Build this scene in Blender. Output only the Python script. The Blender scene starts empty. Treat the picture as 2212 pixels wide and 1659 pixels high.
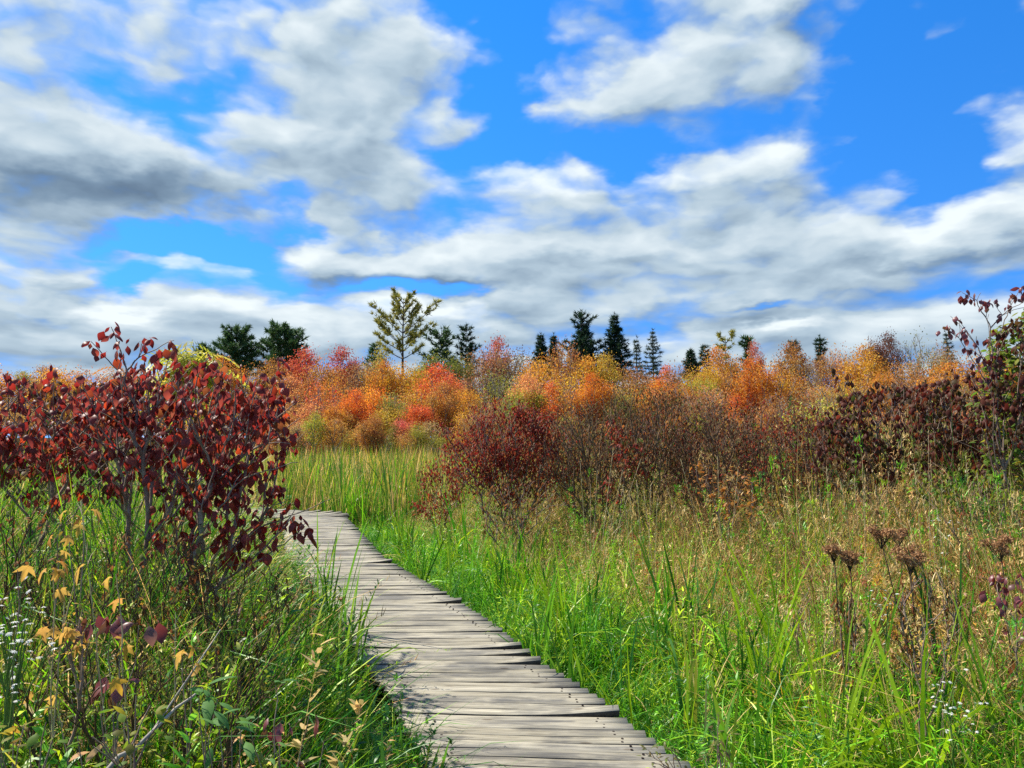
import bpy, math, random
import numpy as np
from math import radians, sin, cos, pi

RNG = np.random.default_rng(7)
random.seed(7)
scene = bpy.context.scene
COL = scene.collection

# ------------------------------------------------------------------ camera
EYE, FPX, CX, CY, HOR = 1.6, 1609.0, 1106.0, 829.5, 945.0     # photo measured at 2212 x 1659
PITCH = math.atan((HOR - CY) / FPX)
cam_data = bpy.data.cameras.new('camera')
cam = bpy.data.objects.new('camera', cam_data)
COL.objects.link(cam)
cam.location = (0, 0, EYE)
cam.rotation_euler = (pi / 2 + PITCH, 0, 0)
cam_data.sensor_width = 36.0
cam_data.lens = 36.0 * FPX / (2 * CX)
cam_data.clip_start = 0.05
cam_data.clip_end = 4000
scene.camera = cam

def ray(px, py):
    u, v = (px - CX) / FPX, -(py - CY) / FPX
    return np.array([u, cos(PITCH) - v * sin(PITCH), sin(PITCH) + v * cos(PITCH)])
def at(px, py, Y):
    d = ray(px, py)
    return np.array([0, 0, EYE]) + d * (Y / d[1])
def on_z(px, py, z=0.0):
    d = ray(px, py)
    return np.array([0, 0, EYE]) + d * ((z - EYE) / d[2])

# ------------------------------------------------------------------ light and exposure
SUN_EL, SUN_AZ = radians(50), radians(-62)          # azimuth from +Y, positive towards +X
sun_dir = np.array([sin(SUN_AZ) * cos(SUN_EL), cos(SUN_AZ) * cos(SUN_EL), sin(SUN_EL)])
sl = bpy.data.lights.new('sun', 'SUN')
sl.energy = 5.0
sl.angle = radians(0.53)
sl.color = (1.0, 0.93, 0.80)
so = bpy.data.objects.new('sun', sl)
COL.objects.link(so)
so.location = (-40, 20, 50)
from mathutils import Vector, Matrix, Euler
so.rotation_euler = Vector(-sun_dir).to_track_quat('-Z', 'Y').to_euler()
scene.view_settings.view_transform = 'Standard'
scene.view_settings.look = 'None'
scene.view_settings.gamma = 1.0
scene.view_settings.exposure = 0.85
scene.view_settings.use_curve_mapping = False
scene.cycles.max_bounces = 7
scene.cycles.transmission_bounces = 4
scene.cycles.transparent_max_bounces = 4
scene.cycles.use_denoising = False

# ------------------------------------------------------------------ sky with clouds (world)
class NT:
    """small helper for building node trees"""
    def __init__(s, tree): s.t = tree
    def n(s, kind, **kw):
        x = s.t.nodes.new(kind)
        for k, v in kw.items(): setattr(x, k, v)
        return x
    def put(s, sock, v):
        if isinstance(v, bpy.types.NodeSocket): s.t.links.new(v, sock)
        else: sock.default_value = v
    def math(s, op, a, b=None, clamp=False):
        x = s.n('ShaderNodeMath', operation=op, use_clamp=clamp)
        s.put(x.inputs[0], a)
        if b is not None: s.put(x.inputs[1], b)
        return x.outputs[0]
    def vmath(s, op, a, b=None):
        x = s.n('ShaderNodeVectorMath', operation=op)
        s.put(x.inputs[0], a)
        if b is not None: s.put(x.inputs[1], b)
        return x.outputs['Value'] if op in ('LENGTH', 'DOT_PRODUCT') else x.outputs['Vector']
    def ramp(s, f, stops, interp='LINEAR'):
        x = s.n('ShaderNodeValToRGB')
        s.put(x.inputs[0], f)
        cr = x.color_ramp
        cr.interpolation = interp
        while len(cr.elements) < len(stops): cr.elements.new(0.5)
        for e, (p, c) in zip(cr.elements, stops):
            e.position = p
            e.color = (*c[:3], 1) if len(c) >= 3 else (c[0],) * 3 + (1,)
        return x.outputs[0]
    def mix(s, f, a, b, blend='MIX'):
        x = s.n('ShaderNodeMix', data_type='RGBA', blend_type=blend)
        s.put(x.inputs[0], f)
        for i, v in ((6, a), (7, b)):
            s.put(x.inputs[i], v if isinstance(v, bpy.types.NodeSocket) else (*v[:3], 1))
        return x.outputs[2]
    def rng(s, v, a, b, c, d, kind='LINEAR'):
        x = s.n('ShaderNodeMapRange', interpolation_type=kind)
        s.put(x.inputs[0], v)
        for i, q in zip((1, 2, 3, 4), (a, b, c, d)): x.inputs[i].default_value = q
        return x.outputs[0]
    def noise(s, vec, scale, detail=4, rough=0.55, dist=0.0, lac=2.0, dims='3D'):
        x = s.n('ShaderNodeTexNoise', noise_dimensions=dims)
        if vec is not None: s.put(x.inputs['Vector'], vec)
        x.inputs['Scale'].default_value = scale
        x.inputs['Detail'].default_value = detail
        x.inputs['Roughness'].default_value = rough
        x.inputs['Lacunarity'].default_value = lac
        x.inputs['Distortion'].default_value = dist
        return x.outputs['Fac']

world = bpy.data.worlds.new('World')
scene.world = world
world.use_nodes = True
wt = world.node_tree
wt.nodes.clear()
W = NT(wt)
sky = W.n('ShaderNodeTexSky', sky_type='NISHITA', sun_disc=False)
sky.sun_elevation = SUN_EL
sky.sun_rotation = SUN_AZ % (2 * pi)
sky.air_density = 1.0
sky.dust_density = 0.0
sky.ozone_density = 2.0
hs = W.n('ShaderNodeHueSaturation')
hs.inputs['Saturation'].default_value = 1.40
hs.inputs['Hue'].default_value = 0.508
hs.inputs['Value'].default_value = 2.1
wt.links.new(sky.outputs[0], hs.inputs['Color'])
blue = hs.outputs[0]
tc = W.n('ShaderNodeTexCoord')
D = tc.outputs['Generated']
# clear dry air: the sky keeps its depth down to the tree line
wt.links.new(W.vmath('NORMALIZE', W.vmath('ADD', W.vmath('MULTIPLY', D, (1, 1, 0.9)), (0, 0, 0.30))), sky.inputs[0])
sep = W.n('ShaderNodeSeparateXYZ')
wt.links.new(D, sep.inputs[0])
az = W.math('MULTIPLY', W.math('ARCTAN2', sep.outputs[0], sep.outputs[1]), 180 / pi)
el = W.math('MULTIPLY', W.math('ARCSINE', sep.outputs[2]), 180 / pi)
ae = W.n('ShaderNodeCombineXYZ')
wt.links.new(az, ae.inputs[0]); wt.links.new(el, ae.inputs[1])
AE = ae.outputs[0]
# the cloud layer crowds together towards the horizon
up_ = W.math('MAXIMUM', el, -2.0)
elw = W.math('ADD', el, W.math('MULTIPLY', W.math('SUBTRACT', 1.0, W.math('POWER', 2.718, W.math('MULTIPLY', up_, -0.125))), 15.0))
def layer(d_az, d_el):
    c_ = W.n('ShaderNodeCombineXYZ')
    W.put(c_.inputs[0], W.math('MULTIPLY', W.math('ADD', az, d_az), 0.070))
    W.put(c_.inputs[1], W.math('MULTIPLY', W.math('ADD', elw, d_el), 0.125))
    return c_.outputs[0]
P0 = layer(0, 0)
warp = W.n('ShaderNodeTexNoise', noise_dimensions='2D')
wt.links.new(P0, warp.inputs['Vector'])
warp.inputs['Scale'].default_value = 1.3
warp.inputs['Detail'].default_value = 5
warp.inputs['Roughness'].default_value = 0.55
wv = W.vmath('SUBTRACT', warp.outputs['Color'], (0.5, 0.5, 0.5))
AEW = W.vmath('ADD', AE, W.vmath('MULTIPLY', wv, (11.0, 6.0, 0.0)))

def angles(px, py):
    d = ray(px, py); d = d / np.linalg.norm(d)
    return math.degrees(math.atan2(d[0], d[1])), math.degrees(math.asin(d[2]))
DEGPX = 180 / pi / FPX
def blobs(vec, items):
    tot = None
    for i_, (px, py, rx, ry, rot, w) in enumerate(items):
        if i_ and i_ % 6 == 0:      # keeps the evaluation in sequence (a handful at a time)
            vec = W.vmath('ADD', vec, W.math('MULTIPLY', tot, 1e-6))
        a, e = angles(px, py)
        m = W.n('ShaderNodeMapping', vector_type='TEXTURE')
        W.put(m.inputs['Vector'], vec)
        m.inputs['Location'].default_value = (a, e, 0)
        m.inputs['Rotation'].default_value = (0, 0, radians(rot))
        k = 1.0 / math.hypot(1, (px - CX) / FPX, (py - CY) / FPX)
        m.inputs['Scale'].default_value = (rx * DEGPX * k, ry * DEGPX * k, 1)
        L = W.vmath('LENGTH', m.outputs[0])
        v = W.rng(L, 1.25, 0.1, 0.0, w, 'SMOOTHSTEP')
        tot = v if tot is None else W.math('ADD', tot, v)
    return tot
# measured where each cloud and each gap stands in the sky
CLOUDS = [
 (90, 330, 480, 190, 0, .75), (330, 390, 280, 95, -6, .6), (720, 190, 270, 220, 0, .95), (810, 370, 190, 80, 0, .55), (620, 300, 200, 110, 0, .4),
 (150, 60, 320, 95, -8, .42), (420, 120, 170, 90, 0, .25),
 (1450, 140, 330, 105, 18, .8), (1650, 110, 110, 140, 0, .5), (1300, 225, 190, 55, 18, .4), (1700, 0, 200, 45, 0, .4),
 (2180, 275, 150, 60, 0, .6),
 (1160, 400, 190, 75, 0, .5), (1600, 375, 270, 80, 0, .65), (1700, 540, 760, 130, 0, .75), (2150, 490, 250, 65, 0, .4),
 (700, 545, 190, 60, 0, .8), (950, 555, 320, 60, 0, .55), (1250, 500, 330, 110, 0, .45), (690, 470, 90, 40, 0, .4),
 (60, 580, 190, 60, 0, .7), (330, 565, 190, 34, -3, .5),
 (600, 670, 460, 60, 0, .45), (1500, 620, 640, 60, 0, .5), (80, 670, 260, 50, 0, .5), (1150, 640, 190, 55, 0, .5), (1200, 760, 1700, 110, 0, .6), (1900, 690, 500, 50, 0, .4), (520, 720, 420, 60, 0, .4), (60, 760, 260, 60, 0, .35), (-200, 650, 300, 120, 0, .4),
]
GAPS = [
 (385, 522, 200, 40, 3, -.95), (930, 618, 160, 27, 0, -1.0), (280, 612, 95, 24, 0, -.7), (600, 455, 100, 40, 10, -.5),
 (2010, 240, 230, 220, 0, -.9), (1090, 190, 140, 210, 0, -.8), (1010, 330, 80, 80, 0, -.35), (1650, 655, 100, 15, 0, -.8), (1390, 330, 130, 50, 0, -.7),
 (1000, 10, 230, 70, 0, -.6), (570, 40, 80, 60, 0, -.35), (1880, 120, 120, 200, 0, -.6), (560, 150, 90, 60, 0, -.3), (2170, 60, 200, 120, 0, -.6), (2140, 375, 190, 55, 0, -.6), (1200, 300, 170, 60, 0, -.5),
]
SHADE = [
 (300, 420, 330, 65, 4, .45), (150, 370, 330, 90, 0, .18), (500, 440, 100, 35, 0, .35), (900, 600, 260, 26, 0, .5), (130, 612, 150, 28, 0, .55), (60, 700, 160, 22, 0, .35),
 (700, 610, 150, 24, 0, .35), (1450, 500, 250, 26, 0, .28), (1750, 590, 330, 24, 0, .3), (1800, 430, 330, 30, 0, .35), (2100, 560, 230, 24, 0, .3),
 (1260, 560, 170, 22, 0, .3), (1500, 700, 420, 18, 0, .3), (650, 660, 300, 18, 0, .3), (1430, 425, 260, 30, 0, .28),
]
def density(d_az, d_el, detail):
    sv = W.n('ShaderNodeCombineXYZ'); W.put(sv.inputs[0], d_az); W.put(sv.inputs[1], d_el)
    shift = W.vmath('ADD', AEW, sv.outputs[0])
    bl = blobs(shift, CLOUDS + GAPS)
    P = W.vmath('ADD', layer(d_az, d_el), W.vmath('MULTIPLY', wv, (0.35, 0.35, 0.0)))
    big = W.noise(P, 0.9, 3, 0.5, dims='2D')
    # billows: rounded heads at three sizes
    tot = None
    for sc_, am in ((2.4, .5), (5.4, .24), (11.5, .10)):
        vo = W.n('ShaderNodeTexVoronoi', feature='SMOOTH_F1', voronoi_dimensions='2D')
        W.put(vo.inputs['Vector'], P)
        vo.inputs['Scale'].default_value = sc_
        vo.inputs['Smoothness'].default_value = 0.6
        vo.inputs['Randomness'].default_value = 1.0
        t_ = W.math('MULTIPLY', W.math('SUBTRACT', 0.42, vo.outputs['Distance']), am * 1.6)
        tot = t_ if tot is None else W.math('ADD', tot, t_)
    fine = W.math('MULTIPLY', W.math('SUBTRACT', W.noise(P, 3.0, detail, 0.56, dims='2D'), 0.5), 0.65)
    return W.math('ADD', W.math('ADD', W.math('MULTIPLY', bl, 0.92), W.math('MULTIPLY', W.math('SUBTRACT', big, 0.5), 1.3)), W.math('ADD', tot, fine))
d0 = density(0, 0, 8)
d1 = density(W.math('ADD', -0.8, W.math('MULTIPLY', d0, 1e-6)), 2.0, 5)
sh = blobs(W.vmath('ADD', AEW, W.math('MULTIPLY', d1, 1e-6)), SHADE)
# outside the frame the layer's own structure alone carries on
alpha = W.rng(d0, -0.36, 0.62, 0.0, 1.0, 'SMOOTHSTEP')
emb = W.math('MULTIPLY', W.math('SUBTRACT', d0, d1), 0.36)
thick = W.rng(d0, 0.5, 1.6, 0.0, 0.14)
lit = W.math('SUBTRACT', W.math('ADD', 0.625, emb), W.math('ADD', W.math('MULTIPLY', sh, 0.42), thick), True)
ccol = W.ramp(lit, [(0.0, (.075, .12, .19)), (0.3, (.17, .25, .345)), (0.6, (.37, .47, .555)), (1.0, (.70, .765, .79))])
ccol10 = W.mix(1.0, ccol, (10, 10, 10), 'MULTIPLY')
mixed = W.mix(alpha, blue, ccol10)
bg = W.n('ShaderNodeBackground')
bg.inputs['Strength'].default_value = 0.073
wt.links.new(mixed, bg.inputs['Color'])
wo = W.n('ShaderNodeOutputWorld')
wt.links.new(bg.outputs[0], wo.inputs[0])
world.cycles.sampling_method = 'MANUAL'
world.cycles.sample_map_resolution = 512

# ------------------------------------------------------------------ mesh helpers
class Geo:
    """collects vertices, faces and a per-vertex value 'var' (and 'tip' along a blade)"""
    def __init__(s): s.v, s.q, s.t, s.a, s.b, s.n = [], [], [], [], [], 0
    def add(s, v, quads=None, tris=None, var=None, tip=None):
        v = np.asarray(v, float).reshape(-1, 3)
        k = len(v)
        s.v.append(v)
        s.a.append(np.full(k, 0.5) if var is None else np.broadcast_to(np.asarray(var, float), (k,)))
        s.b.append(np.zeros(k) if tip is None else np.broadcast_to(np.asarray(tip, float), (k,)))
        if quads is not None and len(quads): s.q.append(np.asarray(quads, int) + s.n)
        if tris is not None and len(tris): s.t.append(np.asarray(tris, int) + s.n)
        s.n += k
    def mesh(s, name, smooth=False):
        me = bpy.data.meshes.new(name)
        if not s.n: return me
        v = np.concatenate(s.v)
        q = np.concatenate(s.q) if s.q else np.zeros((0, 4), int)
        t = np.concatenate(s.t) if s.t else np.zeros((0, 3), int)
        me.vertices.add(len(v)); me.vertices.foreach_set('co', v.astype(np.float32).ravel())
        nl = len(q) * 4 + len(t) * 3
        me.loops.add(nl)
        me.loops.foreach_set('vertex_index', np.concatenate([q.ravel(), t.ravel()]).astype(np.int32))
        me.polygons.add(len(q) + len(t))
        st = np.concatenate([np.arange(len(q)) * 4, len(q) * 4 + np.arange(len(t)) * 3]).astype(np.int32)
        me.polygons.foreach_set('loop_start', st)
        if smooth: me.polygons.foreach_set('use_smooth', np.ones(len(q) + len(t), bool))
        me.update(calc_edges=True)
        for nm, arr in (('var', s.a), ('tip', s.b)):
            at_ = me.attributes.new(nm, 'FLOAT', 'POINT')
            at_.data.foreach_set('value', np.concatenate(arr).astype(np.float32))
        return me

def link(name, data, mat=None, parent=None):
    o = bpy.data.objects.new(name, data)
    COL.objects.link(o)
    if mat is not None and data is not None and len(data.materials) == 0: data.materials.append(mat)
    if parent is not None: o.parent = parent
    return o
def thing(name, label, cat, loc=(0, 0, 0), group=None, data=None, mat=None, kind=None):
    o = link(name, data, mat)
    o.location = loc
    if data is None: o.empty_display_size = 0.2
    o['label'] = label
    o['category'] = cat
    if group: o['group'] = group
    if kind: o['kind'] = kind
    return o
def rel(geo, origin):
    origin = np.asarray(origin, float)
    geo.v = [v - origin for v in geo.v]
    return geo

def frusta(geo, p0, p1, r0, r1, sides=4, var=None):
    """many tapered prisms at once"""
    p0, p1 = np.asarray(p0, float), np.asarray(p1, float)
    n = len(p0)
    if n == 0: return
    r0, r1 = np.broadcast_to(r0, (n,)), np.broadcast_to(r1, (n,))
    d = p1 - p0
    d /= np.maximum(np.linalg.norm(d, axis=1, keepdims=True), 1e-9)
    ref = np.where(np.abs(d[:, 2:3]) > 0.9, np.array([[1., 0, 0]]), np.array([[0, 0, 1.]]))
    a = np.cross(d, ref); a /= np.maximum(np.linalg.norm(a, axis=1, keepdims=True), 1e-9)
    b = np.cross(d, a)
    ang = np.arange(sides) * 2 * pi / sides
    ring = a[:, None, :] * np.cos(ang)[None, :, None] + b[:, None, :] * np.sin(ang)[None, :, None]
    v = np.concatenate([p0[:, None] + ring * r0[:, None, None], p1[:, None] + ring * r1[:, None, None]], axis=1)
    i = np.arange(sides); j = (i + 1) % sides
    f = np.stack([i, j, j + sides, i + sides], 1)
    quads = (np.arange(n)[:, None, None] * 2 * sides + f[None]).reshape(-1, 4)
    vv = None if var is None else np.repeat(np.broadcast_to(var, (n,)), 2 * sides)
    geo.add(v.reshape(-1, 3), quads=quads, var=vv)

def tube(geo, pts, radii, sides=5, cap=True, var=None):
    pts = np.asarray(pts, float); n = len(pts)
    radii = np.broadcast_to(radii, (n,))
    tg = np.gradient(pts, axis=0); tg /= np.maximum(np.linalg.norm(tg, axis=1, keepdims=True), 1e-9)
    ref = np.array([0, 0, 1.]) if abs(tg[0][2]) < 0.9 else np.array([1., 0, 0])
    a = np.cross(tg, ref); a /= np.maximum(np.linalg.norm(a, axis=1, keepdims=True), 1e-9)
    b = np.cross(tg, a)
    ang = np.arange(sides) * 2 * pi / sides
    v = pts[:, None] + (a[:, None] * np.cos(ang)[None, :, None] + b[:, None] * np.sin(ang)[None, :, None]) * radii[:, None, None]
    q = []
    for k in range(n - 1):
        for i in range(sides):
            j = (i + 1) % sides
            q.append((k * sides + i, k * sides + j, (k + 1) * sides + j, (k + 1) * sides + i))
    tr = []
    if cap:
        e = (n - 1) * sides
        tr = [(e, e + i, e + i + 1) for i in range(1, sides - 1)]
    geo.add(v.reshape(-1, 3), quads=q, tris=tr, var=var)

def blades(geo, rng, base, az, length, width, th0, th1, segs=4, power=1.2, twist=0.6, var=None, prof=0.55):
    """curved tapering leaves: tilt from upright grows from th0 by th1 along the blade"""
    n = len(az)
    base = np.asarray(base, float)
    length, width = np.broadcast_to(length, (n,)), np.broadcast_to(width, (n,))
    t = np.linspace(0, 1, segs + 1)
    tm = (t[:-1] + t[1:]) / 2
    th = th0[:, None] + th1[:, None] * tm[None] ** power
    step = (length / segs)[:, None]
    dh = np.concatenate([np.zeros((n, 1)), np.cumsum(np.sin(th) * step, 1)], 1)
    dv = np.concatenate([np.zeros((n, 1)), np.cumsum(np.cos(th) * step, 1)], 1)
    dirv = np.stack([np.cos(az), np.sin(az)], 1)
    side_az = az + pi / 2 + rng.normal(0, twist, n)
    sx, sy = np.cos(side_az), np.sin(side_az)
    P = np.empty((n, segs + 1, 3))
    P[..., 0] = base[:, 0:1] + dirv[:, 0:1] * dh
    P[..., 1] = base[:, 1:2] + dirv[:, 1:2] * dh
    P[..., 2] = base[:, 2:3] + dv
    w = (width[:, None] * np.clip(1 - t[None], 0.0, 1) ** prof * (0.55 + 0.45 * np.minimum(1, t[None] * 4))) / 2
    S = np.stack([sx, sy, rng.normal(0, 0.25, n)], 1)
    S /= np.linalg.norm(S, axis=1, keepdims=True)
    Lv = P - S[:, None] * w[..., None]
    Rv = P + S[:, None] * w[..., None]
    Rv2, tip = Rv[:, :-1], P[:, -1:]
    v = np.concatenate([Lv[:, :-1], Rv2, tip], 1)      # segs + segs + 1
    i = np.arange(segs - 1)
    q1 = np.stack([i, i + segs, i + 1 + segs, i + 1], 1)
    m = 2 * segs + 1
    quads = (np.arange(n)[:, None, None] * m + q1[None]).reshape(-1, 4)
    tris = np.arange(n)[:, None] * m + np.array([[segs - 1, 2 * segs - 1, 2 * segs]])
    va = rng.random(n) if var is None else np.broadcast_to(var, (n,))
    tt = np.concatenate([t[:-1], t[:-1], [1.0]])
    geo.add(v.reshape(-1, 3), quads=quads, tris=tris, var=np.repeat(va, m), tip=np.tile(tt, n))
    return P

# ------------------------------------------------------------------ leaf shapes
def leaf_shape(length, width, bend0, bend1, fold, petiole=0.15, rows=5, peak=0.42, curl=0.0):
    """ovate leaf that leaves its twig along +X and droops towards -Z; three columns, folded on the midrib"""
    t = np.linspace(0, 1, rows + 1)
    th = np.radians(bend0 + (bend1 - bend0) * ((t[:-1] + t[1:]) / 2))
    x = np.concatenate([[0], np.cumsum(np.cos(th))]) * length / rows
    z = -np.concatenate([[0], np.cumsum(np.sin(th))]) * length / rows
    thn = np.radians(bend0 + (bend1 - bend0) * t)
    nx, nz = np.sin(thn), np.cos(thn)             # normal of the blade
    s = np.where(t < peak, np.sin(pi / 2 * t / peak), np.cos(pi / 2 * (t - peak) / (1 - peak)) ** 0.85)
    s = np.maximum(s, 0.02); s[0] = 0.05
    w = width / 2 * s
    px = petiole * length * cos(radians(bend0)); pz = -petiole * length * sin(radians(bend0))
    mid = np.stack([x + px, np.zeros_like(x), z + pz], 1)
    nn = np.stack([nx, np.zeros_like(nx), nz], 1)
    wav = 1 + curl * np.sin(t * 9)
    L = mid + np.stack([np.zeros_like(w), w * cos(fold), np.zeros_like(w)], 1) - nn * (w * sin(fold) * wav)[:, None]
    R = mid - np.stack([np.zeros_like(w), w * cos(fold), np.zeros_like(w)], 1) - nn * (w * sin(fold) / wav)[:, None]
    v = np.concatenate([L, mid, R])
    k = rows + 1
    q = []
    for i in range(rows):
        q.append((i, i + 1, k + i + 1, k + i)); q.append((k + i, k + i + 1, 2 * k + i + 1, 2 * k + i))
    tr = []
    if petiole > 0.02:                            # stalk as a thin triangle
        b = len(v)
        v = np.concatenate([v, [[0, 0.002, 0], [0, -0.002, 0], [mid[0][0], 0, mid[0][2]]]])
        tr = [(b, b + 1, b + 2)]
    return v, np.array(q), np.array(tr, int).reshape(-1, 3)

def maple_shape(size, droop=50, cup=0.3, rs=0):
    """five pointed lobes round the stalk, drooping"""
    r = np.random.default_rng(rs)
    out = []
    lobes = [(-125, .5), (-62, .8), (0, 1.0), (62, .8), (125, .5)]
    out.append((-165, .22))
    for k, (a, l) in enumerate(lobes):
        out += [(a - 14, l * .66), (a, l * r.uniform(.93, 1.07)), (a + 14, l * .66)]
        if k < 4: out.append(((a + lobes[k + 1][0]) / 2, .36))
    out.append((165, .22))
    pts = [(0.0, 0.0)] + [(cos(radians(a)) * l * size, sin(radians(a)) * l * size) for a, l in out]
    v = []
    for (a, b) in pts:
        d = a + 0.25 * size
        bend = radians(20 + droop * max(d, 0) / (1.25 * size))
        zz = -math.hypot(a, b) ** 2 * cup / size - abs(b) * 0.35 * cup + r.normal(0, .02) * size
        v.append((d * cos(bend), b, -d * sin(bend) + zz * cos(bend)))
    v = np.array(v)
    n = len(out)
    tr = [(0, 1 + i, 1 + i + 1) for i in range(n - 1)] + [(0, n, 1)]
    b = len(v)
    v = np.concatenate([v, [[0, 0.003, 0], [0, -0.003, 0], v[0]]])
    tr.append((b, b + 1, b + 2))
    return v, np.zeros((0, 4), int), np.array(tr)

def pinnate_shape(length, pairs, lw, ll, droop=40):
    """compound leaf: leaflets along a drooping stalk"""
    V, Q = [], []
    n = 0
    for k in range(pairs * 2 + 1):
        f = (k // 2 + 1) / (pairs + 0.6) if k < pairs * 2 else 1.0
        th = radians(droop * f)
        p = np.array([length * f * cos(th * .6), 0, -length * f * sin(th * .6)])
        s = (1 if k % 2 else -1) if k < pairs * 2 else 0
        d = np.array([0.55 if s else 1.0, s * 0.8, -0.35 - 0.3 * f]); d /= np.linalg.norm(d)
        sd = np.cross(d, [0, 0, 1]); sd /= np.linalg.norm(sd)
        v = [p, p + d * ll * .4 + sd * lw / 2, p + d * ll, p + d * ll * .4 - sd * lw / 2]
        V += v; Q.append((n, n + 1, n + 2, n + 3)); n += 4
    V += [np.array([0, .002, 0]), np.array([0, -.002, 0]), np.array([length * cos(radians(droop * .6)), 0, -length * sin(radians(droop * .6))])]
    return np.array(V), np.array(Q), np.array([(n, n + 1, n + 2)])

def rot_z(a):
    c, s = np.cos(a), np.sin(a)
    z, o = np.zeros_like(c), np.ones_like(c)
    return np.stack([np.stack([c, -s, z], -1), np.stack([s, c, z], -1), np.stack([z, z, o], -1)], -2)
def rot_xyz(rx, ry, rz):
    cx, sx, cy, sy = np.cos(rx), np.sin(rx), np.cos(ry), np.sin(ry)
    z, o = np.zeros_like(cx), np.ones_like(cx)
    X = np.stack([np.stack([o, z, z], -1), np.stack([z, cx, -sx], -1), np.stack([z, sx, cx], -1)], -2)
    Y = np.stack([np.stack([cy, z, sy], -1), np.stack([z, o, z], -1), np.stack([-sy, z, cy], -1)], -2)
    return rot_z(rz) @ Y @ X
def stamp(geo, shape, pos, rot, scale, var):
    """many copies of one leaf shape joined into one mesh"""
    v, q, t = shape
    n, k = len(pos), len(v)
    if n == 0: return
    vv = np.einsum('nij,kj->nki', rot, v) * scale[:, None, None] + pos[:, None]
    o = np.arange(n)[:, None, None] * k
    geo.add(vv.reshape(-1, 3), quads=(q[None] + o).reshape(-1, 4) if len(q) else None,
            tris=(t[None] + o).reshape(-1, 3) if len(t) else None, var=np.repeat(var, k))

# ------------------------------------------------------------------ materials
def new_mat(name):
    m = bpy.data.materials.new(name)
    m.use_nodes = True
    m.node_tree.nodes.clear()
    return m, NT(m.node_tree)
def finish(m, T, bsdf):
    o = T.n('ShaderNodeOutputMaterial')
    T.t.links.new(bsdf, o.inputs[0])
    return m
def leafy_bsdf(T, color, rough=0.5, trans=0.4, spec=0.35, trans_gain=1.25, bump=None):
    p = T.n('ShaderNodeBsdfPrincipled')
    T.put(p.inputs['Base Color'], color)
    p.inputs['Roughness'].default_value = rough
    p.inputs['Specular IOR Level'].default_value = spec
    if bump is not None: T.put(p.inputs['Normal'], bump)
    tr = T.n('ShaderNodeBsdfTranslucent')
    T.put(tr.inputs['Color'], T.mix(1.0, color, (trans_gain,) * 3, 'MULTIPLY'))
    mx = T.n('ShaderNodeMixShader')
    mx.inputs[0].default_value = trans
    T.t.links.new(p.outputs[0], mx.inputs[1]); T.t.links.new(tr.outputs[0], mx.inputs[2])
    return mx.outputs[0]
def attr(T, name, kind='GEOMETRY', out='Fac'):
    a = T.n('ShaderNodeAttribute', attribute_name=name, attribute_type=kind)
    return a.outputs[out]

def leaf_mat(name, stops, rough=0.45, trans=0.4, spec=0.4, under=None, mottle=0.35, gain=1.3, scale=30):
    """leaf colour picked per leaf along a ramp, blotched, paler below"""
    m, T = new_mat(name)
    oi = T.n('ShaderNodeObjectInfo')
    r = T.math('FRACT', T.math('ADD', attr(T, 'var'), oi.outputs['Random']))
    c = T.ramp(r, stops)
    tc = T.n('ShaderNodeTexCoord')
    ns = T.noise(tc.outputs['Object'], scale, 3, 0.6)
    c = T.mix(T.rng(ns, 0.35, 0.7, 0.0, mottle), c, T.mix(1.0, c, (0.35, 0.28, 0.25), 'MULTIPLY'))
    if under is not None:
        g = T.n('ShaderNodeNewGeometry')
        c = T.mix(T.math('MULTIPLY', g.outputs['Backfacing'], 0.45), c, under)
    return finish(m, T, leafy_bsdf(T, c, rough, trans, spec, gain))

def tree_leaf_mat():
    """one foliage material: colour comes from each tree (object colour), varied leaf by leaf"""
    m, T = new_mat('autumn_foliage')
    oi = T.n('ShaderNodeObjectInfo')
    v = attr(T, 'var')
    base = oi.outputs['Color']
    hsv = T.n('ShaderNodeHueSaturation')
    T.put(hsv.inputs['Color'], base)
    T.put(hsv.inputs['Hue'], T.rng(v, 0, 1, 0.475, 0.53))
    T.put(hsv.inputs['Value'], T.rng(v, 0, 1, 0.55, 1.5))
    hsv.inputs['Saturation'].default_value = 1.0
    tc = T.n('ShaderNodeTexCoord')
    ns = T.noise(tc.outputs['Object'], 0.55, 3, 0.6)
    second = T.n('ShaderNodeHueSaturation')
    T.put(second.inputs['Color'], hsv.outputs[0])
    second.inputs['Hue'].default_value = 0.54
    second.inputs['Value'].default_value = 0.95
    c = T.mix(T.rng(ns, 0.4, 0.65, 0, 0.85), hsv.outputs[0], second.outputs[0])
    return finish(m, T, leafy_bsdf(T, c, 0.6, 0.42, 0.25, 1.3))

def plain_mat(name, color, rough=0.7, var=0.3, scale=12, spec=0.2, other=None):
    m, T = new_mat(name)
    tc = T.n('ShaderNodeTexCoord')
    ns = T.noise(tc.outputs['Object'], scale, 4, 0.6)
    dark = other if other is not None else tuple(x * (1 - var) for x in color)
    c = T.mix(T.rng(ns, 0.3, 0.7, 0, 1), color, dark)
    p = T.n('ShaderNodeBsdfPrincipled')
    T.put(p.inputs['Base Color'], c)
    p.inputs['Roughness'].default_value = rough
    p.inputs['Specular IOR Level'].default_value = spec
    return finish(m, T, p.outputs[0])

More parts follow.
